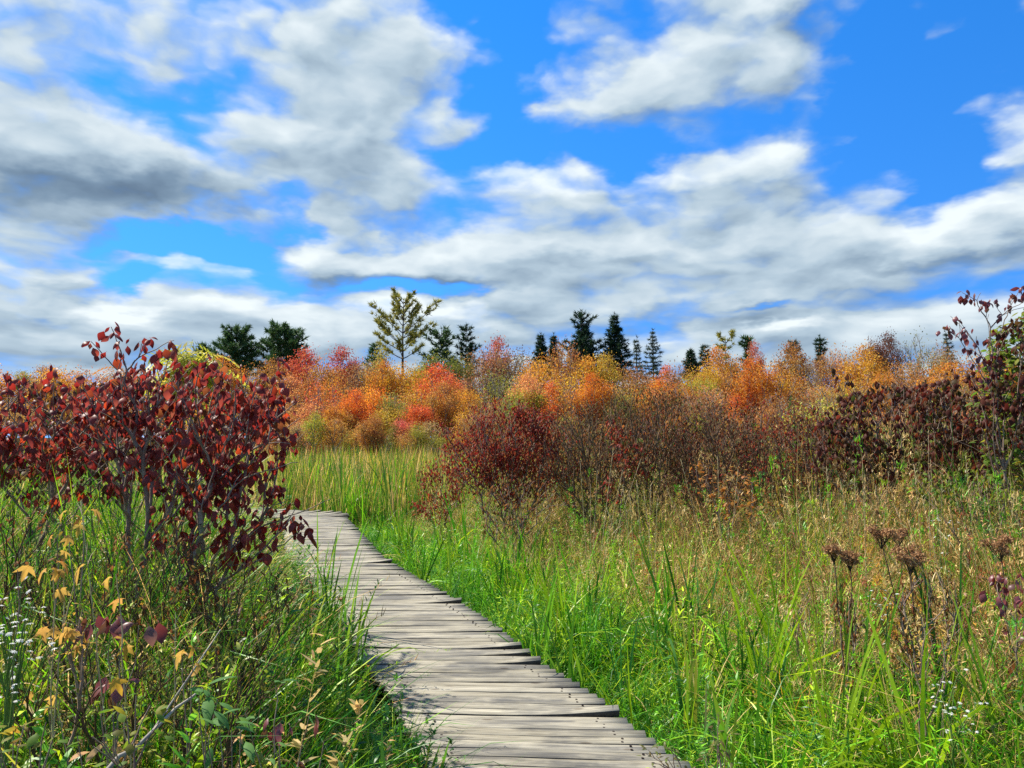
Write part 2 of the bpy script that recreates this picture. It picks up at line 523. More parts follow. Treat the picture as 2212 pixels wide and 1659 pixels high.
def grass_mat():
    """blade colour comes with every tuft ('col'), varied blade by blade and yellowing to the tip"""
    m, T = new_mat('grass_blades')
    col = attr(T, 'col', 'INSTANCER', 'Color')
    v = attr(T, 'var'); tip = attr(T, 'tip')
    hsv = T.n('ShaderNodeHueSaturation')
    T.put(hsv.inputs['Color'], col)
    T.put(hsv.inputs['Hue'], T.rng(v, 0, 1, 0.515, 0.475))
    T.put(hsv.inputs['Value'], T.rng(v, 0, 1, 0.42, 1.6))
    hsv.inputs['Saturation'].default_value = 1.0
    straw = T.mix(1.0, hsv.outputs[0], (1.5, 1.2, 0.7), 'MULTIPLY')
    f = T.math('MULTIPLY', T.rng(tip, 0.55, 1.0, 0, 0.8), T.rng(v, 0.3, 1.0, 0.1, 1.0))
    c = T.mix(f, hsv.outputs[0], straw)
    return finish(m, T, leafy_bsdf(T, c, 0.42, 0.32, 0.32, 1.4))

GRASS = grass_mat()
FOLIAGE = tree_leaf_mat()
BARK_GREY = plain_mat('grey_bark', (.40, .36, .30), .85, .45, 9)
BARK_DARK = plain_mat('dark_bark', (.075, .06, .05), .85, .4, 9)
TWIG = plain_mat('twig_bark', (.34, .27, .20), .7, .5, 9, other=(.13, .07, .055))
TWIG_BROWN = plain_mat('brown_twig', (.22, .145, .085), .85, .5, 25, spec=.05)
STRAW = plain_mat('dry_straw', (.52, .42, .22), .6, .3, 30)
DEAD = plain_mat('dead_stem', (.085, .055, .035), .8, .4, 40)

# ------------------------------------------------------------------ ground
def sstep(a, b, x):
    t = np.clip((x - a) / (b - a), 0, 1)
    return t * t * (3 - 2 * t)
def ground_z(x, y):
    x, y = np.asarray(x, float), np.asarray(y, float)
    z = -0.36 - 0.75 * sstep(13, 22, y) + 1.6 * sstep(58, 110, y)
    z = z + 0.22 * sstep(2.2, 6, x) * (1 - sstep(12, 20, y))
    return z + 0.05 * np.sin(x * 1.7 + y) + 0.04 * np.sin(y * 2.3 - x * .7)
gx = np.concatenate([np.linspace(-1500, -70, 16), np.linspace(-60, 60, 161), np.linspace(70, 1500, 16)])
gy = np.concatenate([np.linspace(-300, -12, 8), np.linspace(-10, 40, 101), np.linspace(42, 160, 50), np.linspace(180, 2500, 14)])
GX, GY = np.meshgrid(gx, gy)
g = Geo()
nx_, ny_ = len(gx), len(gy)
ii, jj = np.meshgrid(np.arange(nx_ - 1), np.arange(ny_ - 1))
k0 = (jj * nx_ + ii).ravel()
g.add(np.stack([GX, GY, ground_z(GX, GY)], -1).reshape(-1, 3), quads=np.stack([k0, k0 + 1, k0 + nx_ + 1, k0 + nx_], 1))
m, T = new_mat('marsh_soil')
tc_ = T.n('ShaderNodeTexCoord')
c = T.ramp(T.noise(tc_.outputs['Object'], 1.3, 8, 0.65), [(0.3, (.022, .018, .010)), (0.5, (.05, .05, .018)), (0.7, (.10, .085, .04))])
p = T.n('ShaderNodeBsdfPrincipled'); T.put(p.inputs['Base Color'], c); p.inputs['Roughness'].default_value = 1.0; p.inputs['Specular IOR Level'].default_value = 0.0
gm = finish(m, T, p.outputs[0])
ground = link('ground', g.mesh('ground', True), gm)
ground['kind'] = 'structure'
ground['label'] = 'dark damp marsh soil under the grass'

# ------------------------------------------------------------------ boardwalk
RIGHT_PX = [(1600, 1745), (1490, 1651), (1400, 1588), (1290, 1502), (1155, 1420), (1050, 1335), (960, 1280), (830, 1205), (770, 1140), (744, 1114)]
R3 = np.array([on_z(*p) for p in RIGHT_PX])
R3 = R3[np.argsort(R3[:, 1])]
WIDTH = 1.30
def right_x(y):
    y = np.asarray(y, float)
    s0 = (R3[2, 0] - R3[0, 0]) / (R3[2, 1] - R3[0, 1])
    v = np.interp(y, R3[:, 1], R3[:, 0])
    return np.where(y < R3[0, 1], R3[0, 0] + s0 * (y - R3[0, 1]), v)
def left_x(y): return right_x(y) - WIDTH
Y_END = R3[-1, 1] - 0.35

def wood_mat():
    m, T = new_mat('weathered_board')
    oi = T.n('ShaderNodeObjectInfo')
    tc = T.n('ShaderNodeTexCoord')
    offs = T.vmath('MULTIPLY', T.n('ShaderNodeCombineXYZ').outputs[0], (0, 0, 0))
    cx = T.n('ShaderNodeCombineXYZ')
    for i in range(3): T.put(cx.inputs[i], T.math('MULTIPLY', oi.outputs['Random'], 37.0 + 11 * i))
    v = T.vmath('ADD', tc.outputs['Object'], cx.outputs[0])
    vg = T.vmath('MULTIPLY', v, (1.1, 24.0, 24.0))
    grain = T.noise(vg, 3.2, 6, 0.65, 0.5)
    broad = T.noise(T.vmath('MULTIPLY', v, (2.2, 7.0, 7.0)), 1.6, 5, 0.6)
    warm = T.ramp(grain, [(0.28, (.13, .11, .075)), (0.46, (.32, .285, .205)), (0.70, (.48, .44, .34))])
    grey = T.ramp(grain, [(0.28, (.12, .11, .085)), (0.48, (.28, .255, .195)), (0.72, (.46, .42, .32))])
    c = T.mix(T.rng(T.math('ADD', T.math('MULTIPLY', broad, 0.7), T.math('MULTIPLY', oi.outputs['Random'], 0.45)), 0.35, 0.75, 0, 1), warm, grey)
    # wet dirt and lichen stains that run over several boards
    gp = T.n('ShaderNodeNewGeometry')
    st = T.noise(T.vmath('MULTIPLY', gp.outputs['Position'], (1.0, 2.1, 1.0)), 1.9, 5, 0.6)
    st2 = T.noise(vg, 1.1, 3, 0.6)
    f = T.math('MULTIPLY', T.rng(st, 0.45, 0.58, 0, 1), T.rng(st2, 0.35, 0.6, 0.15, 1))
    c = T.mix(T.math('MULTIPLY', f, 0.80), c, (.070, .070, .072))
    # cracks along the grain and knots
    cr = T.noise(T.vmath('MULTIPLY', v, (1.2, 60.0, 60.0)), 2.0, 2, 0.5)
    c = T.mix(T.rng(cr, 0.66, 0.72, 0, 0.75), c, (.05, .045, .04))
    vo = T.n('ShaderNodeTexVoronoi'); T.put(vo.inputs['Vector'], T.vmath('MULTIPLY', v, (3.2, 9.0, 9.0))); vo.inputs['Scale'].default_value = 1.0
    c = T.mix(T.rng(vo.outputs['Distance'], 0.07, 0.13, 0.7, 0), c, (.10, .075, .05))
    val = T.n('ShaderNodeHueSaturation'); T.put(val.inputs['Color'], c)
    T.put(val.inputs['Value'], T.rng(oi.outputs['Random'], 0, 1, 0.78, 1.14))
    p = T.n('ShaderNodeBsdfPrincipled'); T.put(p.inputs['Base Color'], val.outputs[0])
    p.inputs['Roughness'].default_value = 0.78
    p.inputs['Specular IOR Level'].default_value = 0.2
    b = T.n('ShaderNodeBump'); b.inputs['Strength'].default_value = 0.5; b.inputs['Distance'].default_value = 0.004
    T.put(b.inputs['Height'], T.math('SUBTRACT', grain, T.rng(cr, 0.62, 0.72, 0, 0.8)))
    T.put(p.inputs['Normal'], b.outputs[0])
    return finish(m, T, p.outputs[0])
WOOD = wood_mat()
WOOD_EDGE = plain_mat('shade_toned_board_edge', (.085, .075, .062), .85, .5, 25, other=(.035, .032, .028))  # shade on board sides and undersides, painted in as a darker colour
boardwalk = thing('boardwalk', 'weathered grey plank boardwalk curving away through the marsh grass', 'boardwalk', (0, 0, 0))
NAILS = Geo()
def add_plank(center, ang, length, w0, w1, lift_l=0, lift_r=0, z=0.0, roll=0.0):
    """one board along local X, bevelled on top, cupped and lifting at its ends"""
    r = RNG
    segs = 8
    xs = np.linspace(-length / 2, length / 2, segs + 1)
    t = np.linspace(0, 1, segs + 1)
    th, bev = 0.038, 0.0025
    g = Geo()
    zc = lift_l * np.clip(1 - t / 0.55, 0, 1) ** 2 + lift_r * np.clip((t - 0.45) / 0.55, 0, 1) ** 2 + 0.003 * np.sin(t * 5 + r.random() * 6)
    hw = (w0 + (w1 - w0) * t) / 2 + 0.0012 * np.sin(t * 11 + r.random() * 6)
    yw = 0.002 * np.sin(t * pi * r.uniform(.5, 1.5) + r.random() * 6)
    prof = [(-1, 0, -th), (-1, 0, -bev), (-1, bev, 0), (1, -bev, 0), (1, 0, -bev), (1, 0, -th)]
    V = np.zeros((segs + 1, 6, 3))
    for k, (s, dy, dz) in enumerate(prof):
        V[:, k, 0] = xs + (r.normal(0, .002) if True else 0)
        V[:, k, 1] = yw + s * hw + dy
        V[:, k, 2] = zc + dz + roll * s * hw
    q = []
    for a in range(segs):
        for k in range(6):
            l = (k + 1) % 6
            q.append((a * 6 + k, (a + 1) * 6 + k, (a + 1) * 6 + l, a * 6 + l))
    e = segs * 6
    q += [(0, 1, 2, 3), (0, 3, 4, 5), (e + 3, e + 2, e + 1, e), (e + 5, e + 4, e + 3, e)]
    g.add(V.reshape(-1, 3), quads=q)
    me = g.mesh('plank')
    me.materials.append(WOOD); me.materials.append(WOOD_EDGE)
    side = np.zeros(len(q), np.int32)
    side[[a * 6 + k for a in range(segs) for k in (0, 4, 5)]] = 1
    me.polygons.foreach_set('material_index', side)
    o = link('plank', me, None, boardwalk)
    o.location = (center[0], center[1], z)
    o.rotation_euler = (0, 0, ang)
    return o
y = 1.2
pk = 0
PITCH_M = 0.0965
LIFTED = {5.42: (0, .030), 5.62: (0, .026), 5.85: (.025, .034), 4.50: (0, .034), 7.35: (0, .036), 7.72: (0, .022), 9.7: (0, .045), 11.2: (0, .03), 13.1: (0, .03)}
while y < Y_END:
    w = 0.0902 + RNG.normal(0, .0012)
    rx = float(right_x(y))
    ll = lr = 0.0
    for yy, (a, b) in LIFTED.items():
        if abs(y - yy) < PITCH_M / 2: ll, lr = a, b
    if RNG.random() < 0.12: lr = max(lr, RNG.uniform(.004, .012))
    if RNG.random() < 0.08: ll = max(ll, RNG.uniform(.004, .010))
    jit_l, jit_r = RNG.normal(0, .007), RNG.normal(0, .005)
    x0, x1 = rx - WIDTH + jit_l, rx + jit_r
    ang = radians(-3.6) * float(1 - sstep(3.8, 6.0, y)) + RNG.normal(0, .004)
    z = RNG.normal(0, .0018)
    add_plank(((x0 + x1) / 2, y), ang, x1 - x0, w, w + RNG.normal(0, .001), ll, lr, z, RNG.normal(0, .018))
    if y < 9:
        for fr in (0.13, 0.87):
            for dy in (-.022, .022):
                xx, yy = x0 + (x1 - x0) * fr + RNG.normal(0, .004), y + dy + (fr - .5) * (x1 - x0) * ang
                a = np.arange(6) * pi / 3
                rr = .0068
                NAILS.add(np.concatenate([np.stack([xx + rr * np.cos(a), yy + rr * np.sin(a), np.full(6, z + .0035)], 1),
                                          np.stack([xx + rr * np.cos(a), yy + rr * np.sin(a), np.full(6, z - .004)], 1)]),
                          quads=[(i, (i + 1) % 6, (i + 1) % 6 + 6, i + 6) for i in range(6)] + [(0, 1, 2, 3), (0, 3, 4, 5)])
    y += PITCH_M + RNG.normal(0, .0015)
    pk += 1
# the turn to the left: wedge boards swinging round the inner corner, then straight on
piv = np.array([float(left_x(y)), y - 0.02])
TURN = radians(64)
nf = int(WIDTH * TURN / PITCH_M)
for k in range(nf + 1):
    a = TURN * (k + 0.5) / (nf + 1)
    c = piv + np.array([cos(a), sin(a)]) * (WIDTH / 2 + .02)
    add_plank(c, a, WIDTH + RNG.normal(0, .03), .022, .094, 0, .03 if RNG.random() < .25 else 0, RNG.normal(0, .002))
head = np.array([-sin(TURN), cos(TURN)])
for k in range(46):
    c = piv + np.array([cos(TURN), sin(TURN)]) * (WIDTH / 2 + .02) + head * (PITCH_M * (k + .6))
    add_plank(c, TURN + RNG.normal(0, .004), WIDTH + RNG.normal(0, .03), .09, .09, 0, .03 if RNG.random() < .15 else 0, RNG.normal(0, .002))
nm = plain_mat('rusty_nail', (.05, .035, .03), .6, .3, 50)
nb = link('nail_heads', NAILS.mesh('nail_heads'), nm, boardwalk)
nb['kind'] = 'stuff'
for fr in (0.13, 0.87):
    ys = np.concatenate([np.arange(1.2, Y_END, .5), [y]])
    pts = [(float(left_x(q)) + WIDTH * fr, q) for q in ys]
    pts += [tuple(piv + np.array([cos(a), sin(a)]) * WIDTH * fr) for a in np.linspace(0.2, TURN, 4)]
    pts += [tuple(piv + np.array([cos(TURN), sin(TURN)]) * WIDTH * fr + head * d) for d in (1, 2, 3, 4.4)]
    g = Geo(); V = []; q = []
    P2 = np.array(pts); tg = np.gradient(P2, axis=0); tg /= np.linalg.norm(tg, axis=1, keepdims=True)
    nrm = np.stack([tg[:, 1], -tg[:, 0]], 1)
    for k in range(len(P2)):
        a, b = P2[k] - nrm[k] * .02, P2[k] + nrm[k] * .02
        V += [(a[0], a[1], -.19), (a[0], a[1], -.0425), (b[0], b[1], -.0425), (b[0], b[1], -.19)]
    for k in range(len(P2) - 1):
        for l in range(4): q.append((k * 4 + l, k * 4 + (l + 1) % 4, k * 4 + 4 + (l + 1) % 4, k * 4 + 4 + l))
    g.add(V, quads=q)
    link('joist', g.mesh('joist'), WOOD, boardwalk)
    for k in range(2, len(P2), 4):
        g = Geo(); c = P2[k] + nrm[k] * (.06 if fr < .5 else -.06)
        gz = float(ground_z(*c)) - .1
        tube(g, [(c[0], c[1], gz), (c[0], c[1], -.05)], .045, 6)
        link('post', g.mesh('post'), WOOD, boardwalk)

# ------------------------------------------------------------------ ground cover: tufts scattered by geometry nodes
lib_index = [0]
def library(name, makers):
    col = bpy.data.collections.new(name)
    for k, mk in enumerate(makers):
        g = Geo(); mk(g, np.random.default_rng(100 + lib_index[0])); lib_index[0] += 1
        o = bpy.data.objects.new('%s_%02d' % (name, k), g.mesh('tuft'))
        o.data.materials.append(GRASS)
        col.objects.link(o)
    return col
def disc(rng, n, r):
    a, q = rng.random(n) * 2 * pi, np.sqrt(rng.random(n)) * r
    return np.stack([q * np.cos(a), q * np.sin(a), np.full(n, -.03)], 1)
def mk_lush(n=22, l0=.40, l1=.82, w=(.006, .014), r=.09, droop=(50, 150), lean=(3, 34)):
    def f(g, rng):
        blades(g, rng, disc(rng, n, r), rng.random(n) * 2 * pi, rng.uniform(l0, l1, n), rng.uniform(w[0], w[1], n),
               np.radians(rng.uniform(*lean, n)), np.radians(rng.uniform(*droop, n)), 5, 1.3)
    return f
def mk_sword(n=8, l0=.6, l1=1.05, w=(.013, .022), r=.05, droop=(2, 22), bent=0.15):
    def f(g, rng):
        dr = rng.uniform(*droop, n); dr = np.where(rng.random(n) < bent, rng.uniform(60, 120, n), dr)
        blades(g, rng, disc(rng, n, r), rng.random(n) * 2 * pi, rng.uniform(l0, l1, n), rng.uniform(w[0], w[1], n),
               np.radians(rng.uniform(1, 12, n)), np.radians(dr), 5, 2.0, twist=1.0, prof=.35)
    return f
def stems_with_leaves(g, rng, n, h, leaf_l, leaf_w, per, spread=(3, 18), droop=20, hang=40, r=.08, sw=.003, top=0.0):
    for k in range(n):
        H = rng.uniform(*h); a = rng.random() * 2 * pi
        th0, th1 = radians(rng.uniform(*spread)), radians(rng.uniform(0, droop))
        P = blades(g, rng, disc(rng, 1, r), np.array([a]), np.array([H]), np.array([sw * 2]), np.array([th0]), np.array([th1]), 6, 1.0, var=np.array([0.25]))[0]
        m = int(per * H)
        f = np.sort(rng.uniform(0.15, 1, m))
        pos = np.stack([np.interp(f * 6, np.arange(7), P[:, i]) for i in range(3)], 1)
        L = rng.uniform(.6, 1.1, m) * leaf_l * (1 - .35 * f)
        blades(g, rng, pos, rng.random(m) * 2 * pi, L, leaf_w * rng.uniform(.7, 1.1, m), np.radians(rng.uniform(30, 75, m)), np.radians(rng.uniform(0, hang * 1.6, m)), 3, 1.0, prof=.5, twist=.4)
        if top:
            q = 26
            pos = P[-1] + np.stack([rng.normal(0, top * .5, q), rng.normal(0, top * .5, q), -np.abs(rng.normal(0, top, q))], 1)
            blades(g, rng, pos, rng.random(q) * 2 * pi, np.full(q, .022), np.full(q, .008), np.radians(rng.uniform(0, 90, q)), np.zeros(q), 2)
def mk_forb(n=4, h=(.5, .95), ll=.075, lw=.013, per=34, **k):
    return lambda g, rng: stems_with_leaves(g, rng, n, h, ll, lw, per, **k)
def mk_dry(n=26, l0=.5, l1=1.05, w=(.004, .0078), r=.10, lean=(2, 30), droop=(10, 110), heads=5):
    def f(g, rng):
        P = blades(g, rng, disc(rng, n, r), rng.random(n) * 2 * pi, rng.uniform(l0, l1, n), rng.uniform(w[0], w[1], n),
                   np.radians(rng.uniform(*lean, n)), np.radians(rng.uniform(*droop, n)), 6, 1.6)
        for k in range(heads):
            q = 12; f_ = rng.uniform(.72, 1, q)
            pos = np.stack([np.interp(f_ * 6, np.arange(7), P[k][:, i]) for i in range(3)], 1)
            blades(g, rng, pos, rng.random(q) * 2 * pi, rng.uniform(.02, .05, q), np.full(q, .005), np.radians(rng.uniform(10, 60, q)), np.radians(rng.uniform(0, 50, q)), 2)
    return f
def mk_tangle(n=40, r=.16, l=(.12, .4)):
    def f(g, rng):
        b = disc(rng, n, r); b[:, 2] = rng.uniform(0, .35, n)
        blades(g, rng, b, rng.random(n) * 2 * pi, rng.uniform(*l, n), rng.uniform(.003, .008, n), np.radians(rng.uniform(10, 110, n)), np.radians(rng.uniform(-30, 70, n)), 3)
    return f
def mk_reed(n=11, l0=1.1, l1=1.75):
    def f(g, rng):
        dr = np.where(rng.random(n) < .2, rng.uniform(50, 130, n), rng.uniform(0, 18, n))
        P = blades(g, rng, disc(rng, n, .14), rng.random(n) * 2 * pi, rng.uniform(l0, l1, n), rng.uniform(.016, .030, n), np.radians(rng.uniform(0, 10, n)), np.radians(dr), 5, 2.2, twist=1.2, prof=.35)
    return f
LIB_LUSH = library('lush', [mk_lush(), mk_lush(26, .3, .65, (.005, .010)), mk_lush(18, .5, .95, (.008, .015), droop=(70, 160)), mk_lush(22, .3, .75, (.005, .011), droop=(10, 90)), mk_sword(), mk_sword(6, .5, .8, (.016, .026)), mk_forb(4, (.35, .7)), mk_tangle()])
LIB_DRY = library('dry', [mk_dry(), mk_dry(34, .45, .9, heads=3), mk_dry(22, .6, 1.2, heads=8, droop=(5, 70)), mk_dry(30, .35, .8, lean=(10, 60), droop=(30, 150)), mk_forb(5, (.6, 1.0), .05, .009, 44, top=.03), mk_forb(4, (.6, 1.05), .07, .014, 30, hang=80), mk_lush(24, .4, .8, (.004, .008)), mk_tangle(50, .2, (.12, .5))])
LIB_UNDER = library('under', [mk_lush(26, .40, .9, (.009, .017), droop=(40, 140)), mk_dry(36, .4, .95, w=(.004, .007)), mk_forb(5, (.5, .95), .095, .022, 46), mk_forb(6, (.5, .9), .07, .014, 56, hang=70), mk_tangle(70, .2, (.15, .5)), mk_lush(28, .35, .75, (.006, .012)), mk_dry(26, .35, .8, lean=(10, 60), droop=(30, 150)), mk_forb(3, (.4, .7), .10, .035, 22)])
LIB_TALL = library('tall', [mk_lush(18, .9, 1.45, (.008, .016), r=.1, droop=(40, 130), lean=(2, 18)), mk_lush(20, .7, 1.3, (.007, .014), r=.1, droop=(30, 150), lean=(2, 24)), mk_dry(24, .8, 1.4, w=(.004, .007), droop=(10, 80))])
LIB_REED = library('reed', [mk_reed(), mk_reed(13, .9, 1.6), mk_reed(9, 1.2, 1.9), mk_dry(24, .7, 1.4, w=(.008, .016), r=.16, heads=0), mk_lush(18, .6, 1.1, (.012, .022), r=.14)])

def scatter_tree(coll):
    ng = bpy.data.node_groups.new('scatter_' + coll.name, 'GeometryNodeTree')
    ng.interface.new_socket('Geometry', in_out='INPUT', socket_type='NodeSocketGeometry')
    ng.interface.new_socket('Geometry', in_out='OUTPUT', socket_type='NodeSocketGeometry')
    N = ng.nodes.new; L = ng.links.new
    i, o = N('NodeGroupInput'), N('NodeGroupOutput')
    ci = N('GeometryNodeCollectionInfo')
    ci.inputs['Collection'].default_value = coll
    ci.inputs['Separate Children'].default_value = True
    ci.inputs['Reset Children'].default_value = True
    ip = N('GeometryNodeInstanceOnPoints')
    ip.inputs['Pick Instance'].default_value = True
    def na(name, dt):
        x = N('GeometryNodeInputNamedAttribute'); x.data_type = dt; x.inputs['Name'].default_value = name
        return x.outputs['Attribute']
    e2r = N('FunctionNodeEulerToRotation')
    L(na('rot', 'FLOAT_VECTOR'), e2r.inputs[0])
    L(i.outputs[0], ip.inputs['Points']); L(ci.outputs[0], ip.inputs['Instance'])
    L(na('pick', 'INT'), ip.inputs['Instance Index']); L(e2r.outputs[0], ip.inputs['Rotation']); L(na('size', 'FLOAT_VECTOR'), ip.inputs['Scale'])
    L(ip.outputs[0], o.inputs[0])
    return ng
SCAT = {c.name: scatter_tree(c) for c in (LIB_LUSH, LIB_DRY, LIB_UNDER, LIB_TALL, LIB_REED)}
def scatter(name, label, coll, pos, col, size, pick, rng, tilt=.12):
    n = len(pos)
    me = bpy.data.meshes.new(name)
    me.vertices.add(n); me.vertices.foreach_set('co', np.asarray(pos, np.float32).ravel())
    rot = np.stack([rng.normal(0, tilt, n), rng.normal(0, tilt, n), rng.random(n) * 2 * pi], 1)
    size = np.asarray(size, float)
    if size.ndim == 1: size = np.stack([size, size, size], 1)
    for nm, dt, arr in (('rot', 'FLOAT_VECTOR', rot), ('size', 'FLOAT_VECTOR', size), ('col', 'FLOAT_VECTOR', np.clip(col, .004, .9))):
        a = me.attributes.new(nm, dt, 'POINT'); a.data.foreach_set('vector', np.asarray(arr, np.float32).ravel())
    a = me.attributes.new('pick', 'INT', 'POINT'); a.data.foreach_set('value', np.asarray(pick, np.int32))
    o = link(name, me)
    md = o.modifiers.new('scatter', 'NODES'); md.node_group = SCAT[coll.name]
    o['kind'] = 'stuff'; o['label'] = label; o['category'] = 'grass'
    return o

def patch(x, y, s, seed):
    """smooth value in 0..1 that varies over about s metres"""
    r = np.random.default_rng(seed); v = 0
    for k in range(5):
        a = r.random() * 2 * pi; f = r.uniform(.7, 1.6) * 2 * pi / s
        v = v + np.sin((x * cos(a) + y * sin(a)) * f + r.random() * 6)
    return np.clip(.5 + v / 6, 0, 1)
def off_walk(x, y, m=0.06):
    ok = ~((x > left_x(y) - m) & (x < right_x(y) + m) & (y < piv[1] + .1))
    d = np.hypot(x - piv[0], y - piv[1]); a = np.arctan2(y - piv[1], x - piv[0])
    ok &= ~((d < WIDTH + m) & (a > -.2) & (a < TURN + .1))
    u = (x - piv[0]) * head[0] + (y - piv[1]) * head[1]
    w = (x - piv[0]) * cos(TURN) + (y - piv[1]) * sin(TURN)
    ok &= ~((u > -.1) & (u < 4.8) & (w > -m) & (w < WIDTH + .05 + m))
    return ok
def fill(rng, x0, x1, y0, y1, dens):
    n = int((x1 - x0) * (y1 - y0) * dens)
    return rng.uniform(x0, x1, n), rng.uniform(y0, y1, n)
def in_view(x, y, margin=1.5):
    return np.abs(x) < 0.70 * np.maximum(y, 0) + margin
def pickcol(rng, pal, w):
    i = rng.choice(len(pal), size=len(w), p=None) if False else None
    cum = np.cumsum(w, 1); cum /= cum[:, -1:]
    i = (rng.random(len(w))[:, None] > cum).sum(1)
    return np.asarray(pal)[i] * rng.uniform(.75, 1.25, (len(w), 1))

# colours of living and dead blades
C_GREEN, C_LIME, C_DEEP, C_BLUE = (.11, .36, .010), (.28, .46, .012), (.035, .16, .010), (.06, .24, .035)
C_STRAW, C_TAN, C_BROWN, C_OLIVE = (.62, .48, .18), (.42, .28, .10), (.20, .11, .045), (.21, .25, .035)
C_GOLD, C_RUST = (.50, .31, .035), (.30, .10, .03)
rng = np.random.default_rng(21)

# --- lush band on the right of the walk
x, y = fill(rng, -6, 4.6, 1.4, 16, 110)
s = x - right_x(y)
edge = 1.55 + .5 * patch(x, y, 2.5, 3) - .05 * y
k = (s > .03) & (s < edge + rng.normal(0, .25, len(x))) & off_walk(x, y, .03) & in_view(x, y) & (y < 14.6)
x, y, s = x[k], y[k], s[k]
h = np.clip(.66 + .34 * s, .5, 1.15) * rng.uniform(.75, 1.15, len(x)) * (.7 + .55 * patch(x, y, .7, 18))
pv = patch(x, y, 1.3, 5)
w = np.stack([.55 + 0 * x, .22 + .5 * (pv > .5) * np.clip(s, 0, 1), .30 + .25 * (s < .35), .14 + 0 * x, .02 * np.clip(s, 0, 1.5), .05 * np.clip(s - .8, 0, 2)], 1)
col = pickcol(rng, [C_GREEN, C_LIME, C_DEEP, C_BLUE, C_STRAW, C_OLIVE], w)
pick = rng.choice(8, len(x), p=[.2, .17, .2, .17, .07, .05, .08, .06])
scatter('lush_grass', 'lush bright green grass and sedge along the right of the boardwalk', LIB_LUSH, np.stack([x, y, ground_z(x, y)], 1), col, np.stack([h * 1.05, h * 1.05, h], 1), pick, rng)

# --- drier mixed meadow behind it
x, y = fill(rng, -5, 12, 2.5, 16, 64)
s = x - right_x(y)
k = (s > 1.1) & (s < 9.5) & in_view(x, y, 1.0) & off_walk(x, y)
x, y, s = x[k], y[k], s[k]
h = np.clip(.85 + .34 * (s - 1.2), .7, 1.85) * rng.uniform(.75, 1.15, len(x)) * (.62 + .7 * patch(x, y, .9, 19))
hx = np.clip(h, .7, 1.25)
pv, pw = patch(x, y, 2.2, 8), patch(x, y, 1.4, 9)
nearg = np.clip(1.6 - .5 * (s - 1.0), 0, 1)
w = np.stack([.35 * pv + .5 * nearg, .2 * pv + .3 * nearg, .25 * pv, .25 * pv * pw, .36 + .9 * (1 - pv) ** 2 + .35 * (s > 3.2), .28 + .5 * (1 - pv), .12 + .35 * pw * (1 - pv), .32 + 0 * x, .06 + 0 * x, .05 + .06 * pw], 1)
col = pickcol(rng, [C_GREEN, C_LIME, C_DEEP, C_BLUE, C_STRAW, C_TAN, C_BROWN, C_OLIVE, C_GOLD, C_RUST], w)
pick = rng.choice(8, len(x), p=[.17, .14, .13, .13, .16, .11, .1, .06])
scatter('meadow_grass', 'mixed green and straw coloured meadow grass right of the boardwalk', LIB_DRY, np.stack([x, y, ground_z(x, y)], 1), col, np.stack([hx, hx, h], 1), pick, rng, .18)

# --- thicket floor on the left of the walk
x, y = fill(rng, -7.5, 1, 1.0, 9.5, 120)
s = left_x(y) - x
k = (s > .0) & in_view(x, y, 1.2) & (y > 1.35) & off_walk(x, y, .0) & ~((np.abs(x) < .5) & (y < 1.6))
x, y, s = x[k], y[k], s[k]
h = np.clip(.55 + .95 * s, .5, 2.2) * np.clip(.52 + .22 * (y - 1.2), .55, 1.0) * rng.uniform(.75, 1.2, len(x)) * (.62 + .65 * patch(x, y, .7, 17))
pv, pw = patch(x, y, 1.6, 12), patch(x, y, 1.0, 14)
ne = np.exp(-(s / .65) ** 2)
low = np.clip((3.2 - y) / .8, 0, 1)
ne = np.maximum(ne, .55 * low)
lim = .7 * low * (s > .8)
w = np.stack([.30 + .45 * ne, .20 + .25 * pv * (1 - ne) + lim, .26 + .8 * ne * (1 - lim), .12 + .1 * ne, .36 * (1 - ne), .34 * (1 - ne), .36 * (1 - ne) * pw, .38 * (1 - ne), .05 + 0 * x, .06 * pw], 1)
col = pickcol(rng, [C_GREEN, C_LIME, C_DEEP, C_BLUE, C_STRAW, C_TAN, C_BROWN, C_OLIVE, C_GOLD, C_RUST], w)
pick = rng.choice(8, len(x), p=[.17, .15, .13, .14, .1, .14, .1, .07])
h = np.minimum(h, np.where(np.isin(pick, (2, 3, 7)), 1.35, 2.1))
hw = np.clip(h, .6, 1.25)
scatter('thicket_grass', 'tangled green and brown grass and weeds left of the boardwalk', LIB_UNDER, np.stack([x, y, ground_z(x, y)], 1), col, np.stack([hw, hw, h], 1), pick, rng, .2)

# --- tall green grass standing round the red shrubs
x, y = fill(rng, -7, 0, 1.5, 9.5, 56)
s = left_x(y) - x
k = (s > np.where(y < 3, .35, .75)) & in_view(x, y, 1.2) & ~((np.abs(x) < .5) & (y < 1.7)) & (patch(x, y, 1.7, 23) > .30)
x, y, s = x[k], y[k], s[k]
w = np.tile([.5, .35, .25, .12, .18, .15], (len(x), 1))
col = pickcol(rng, [C_GREEN, C_LIME, C_DEEP, C_BLUE, C_STRAW, C_OLIVE], w)
h = np.clip(.8 + .8 * (s - .5), .7, 1.75) * rng.uniform(.75, 1.1, len(x)) * np.clip(.42 + .34 * (y - 1.5), .42, 1)
hw = np.clip(h, .55, 1)
scatter('canary_grass', 'tall green grass standing among the dark red shrubs', LIB_TALL, np.stack([x, y, ground_z(x, y)], 1), col, np.stack([hw, hw, h], 1), rng.choice(3, len(x), p=[.45, .35, .2]), rng, .1)

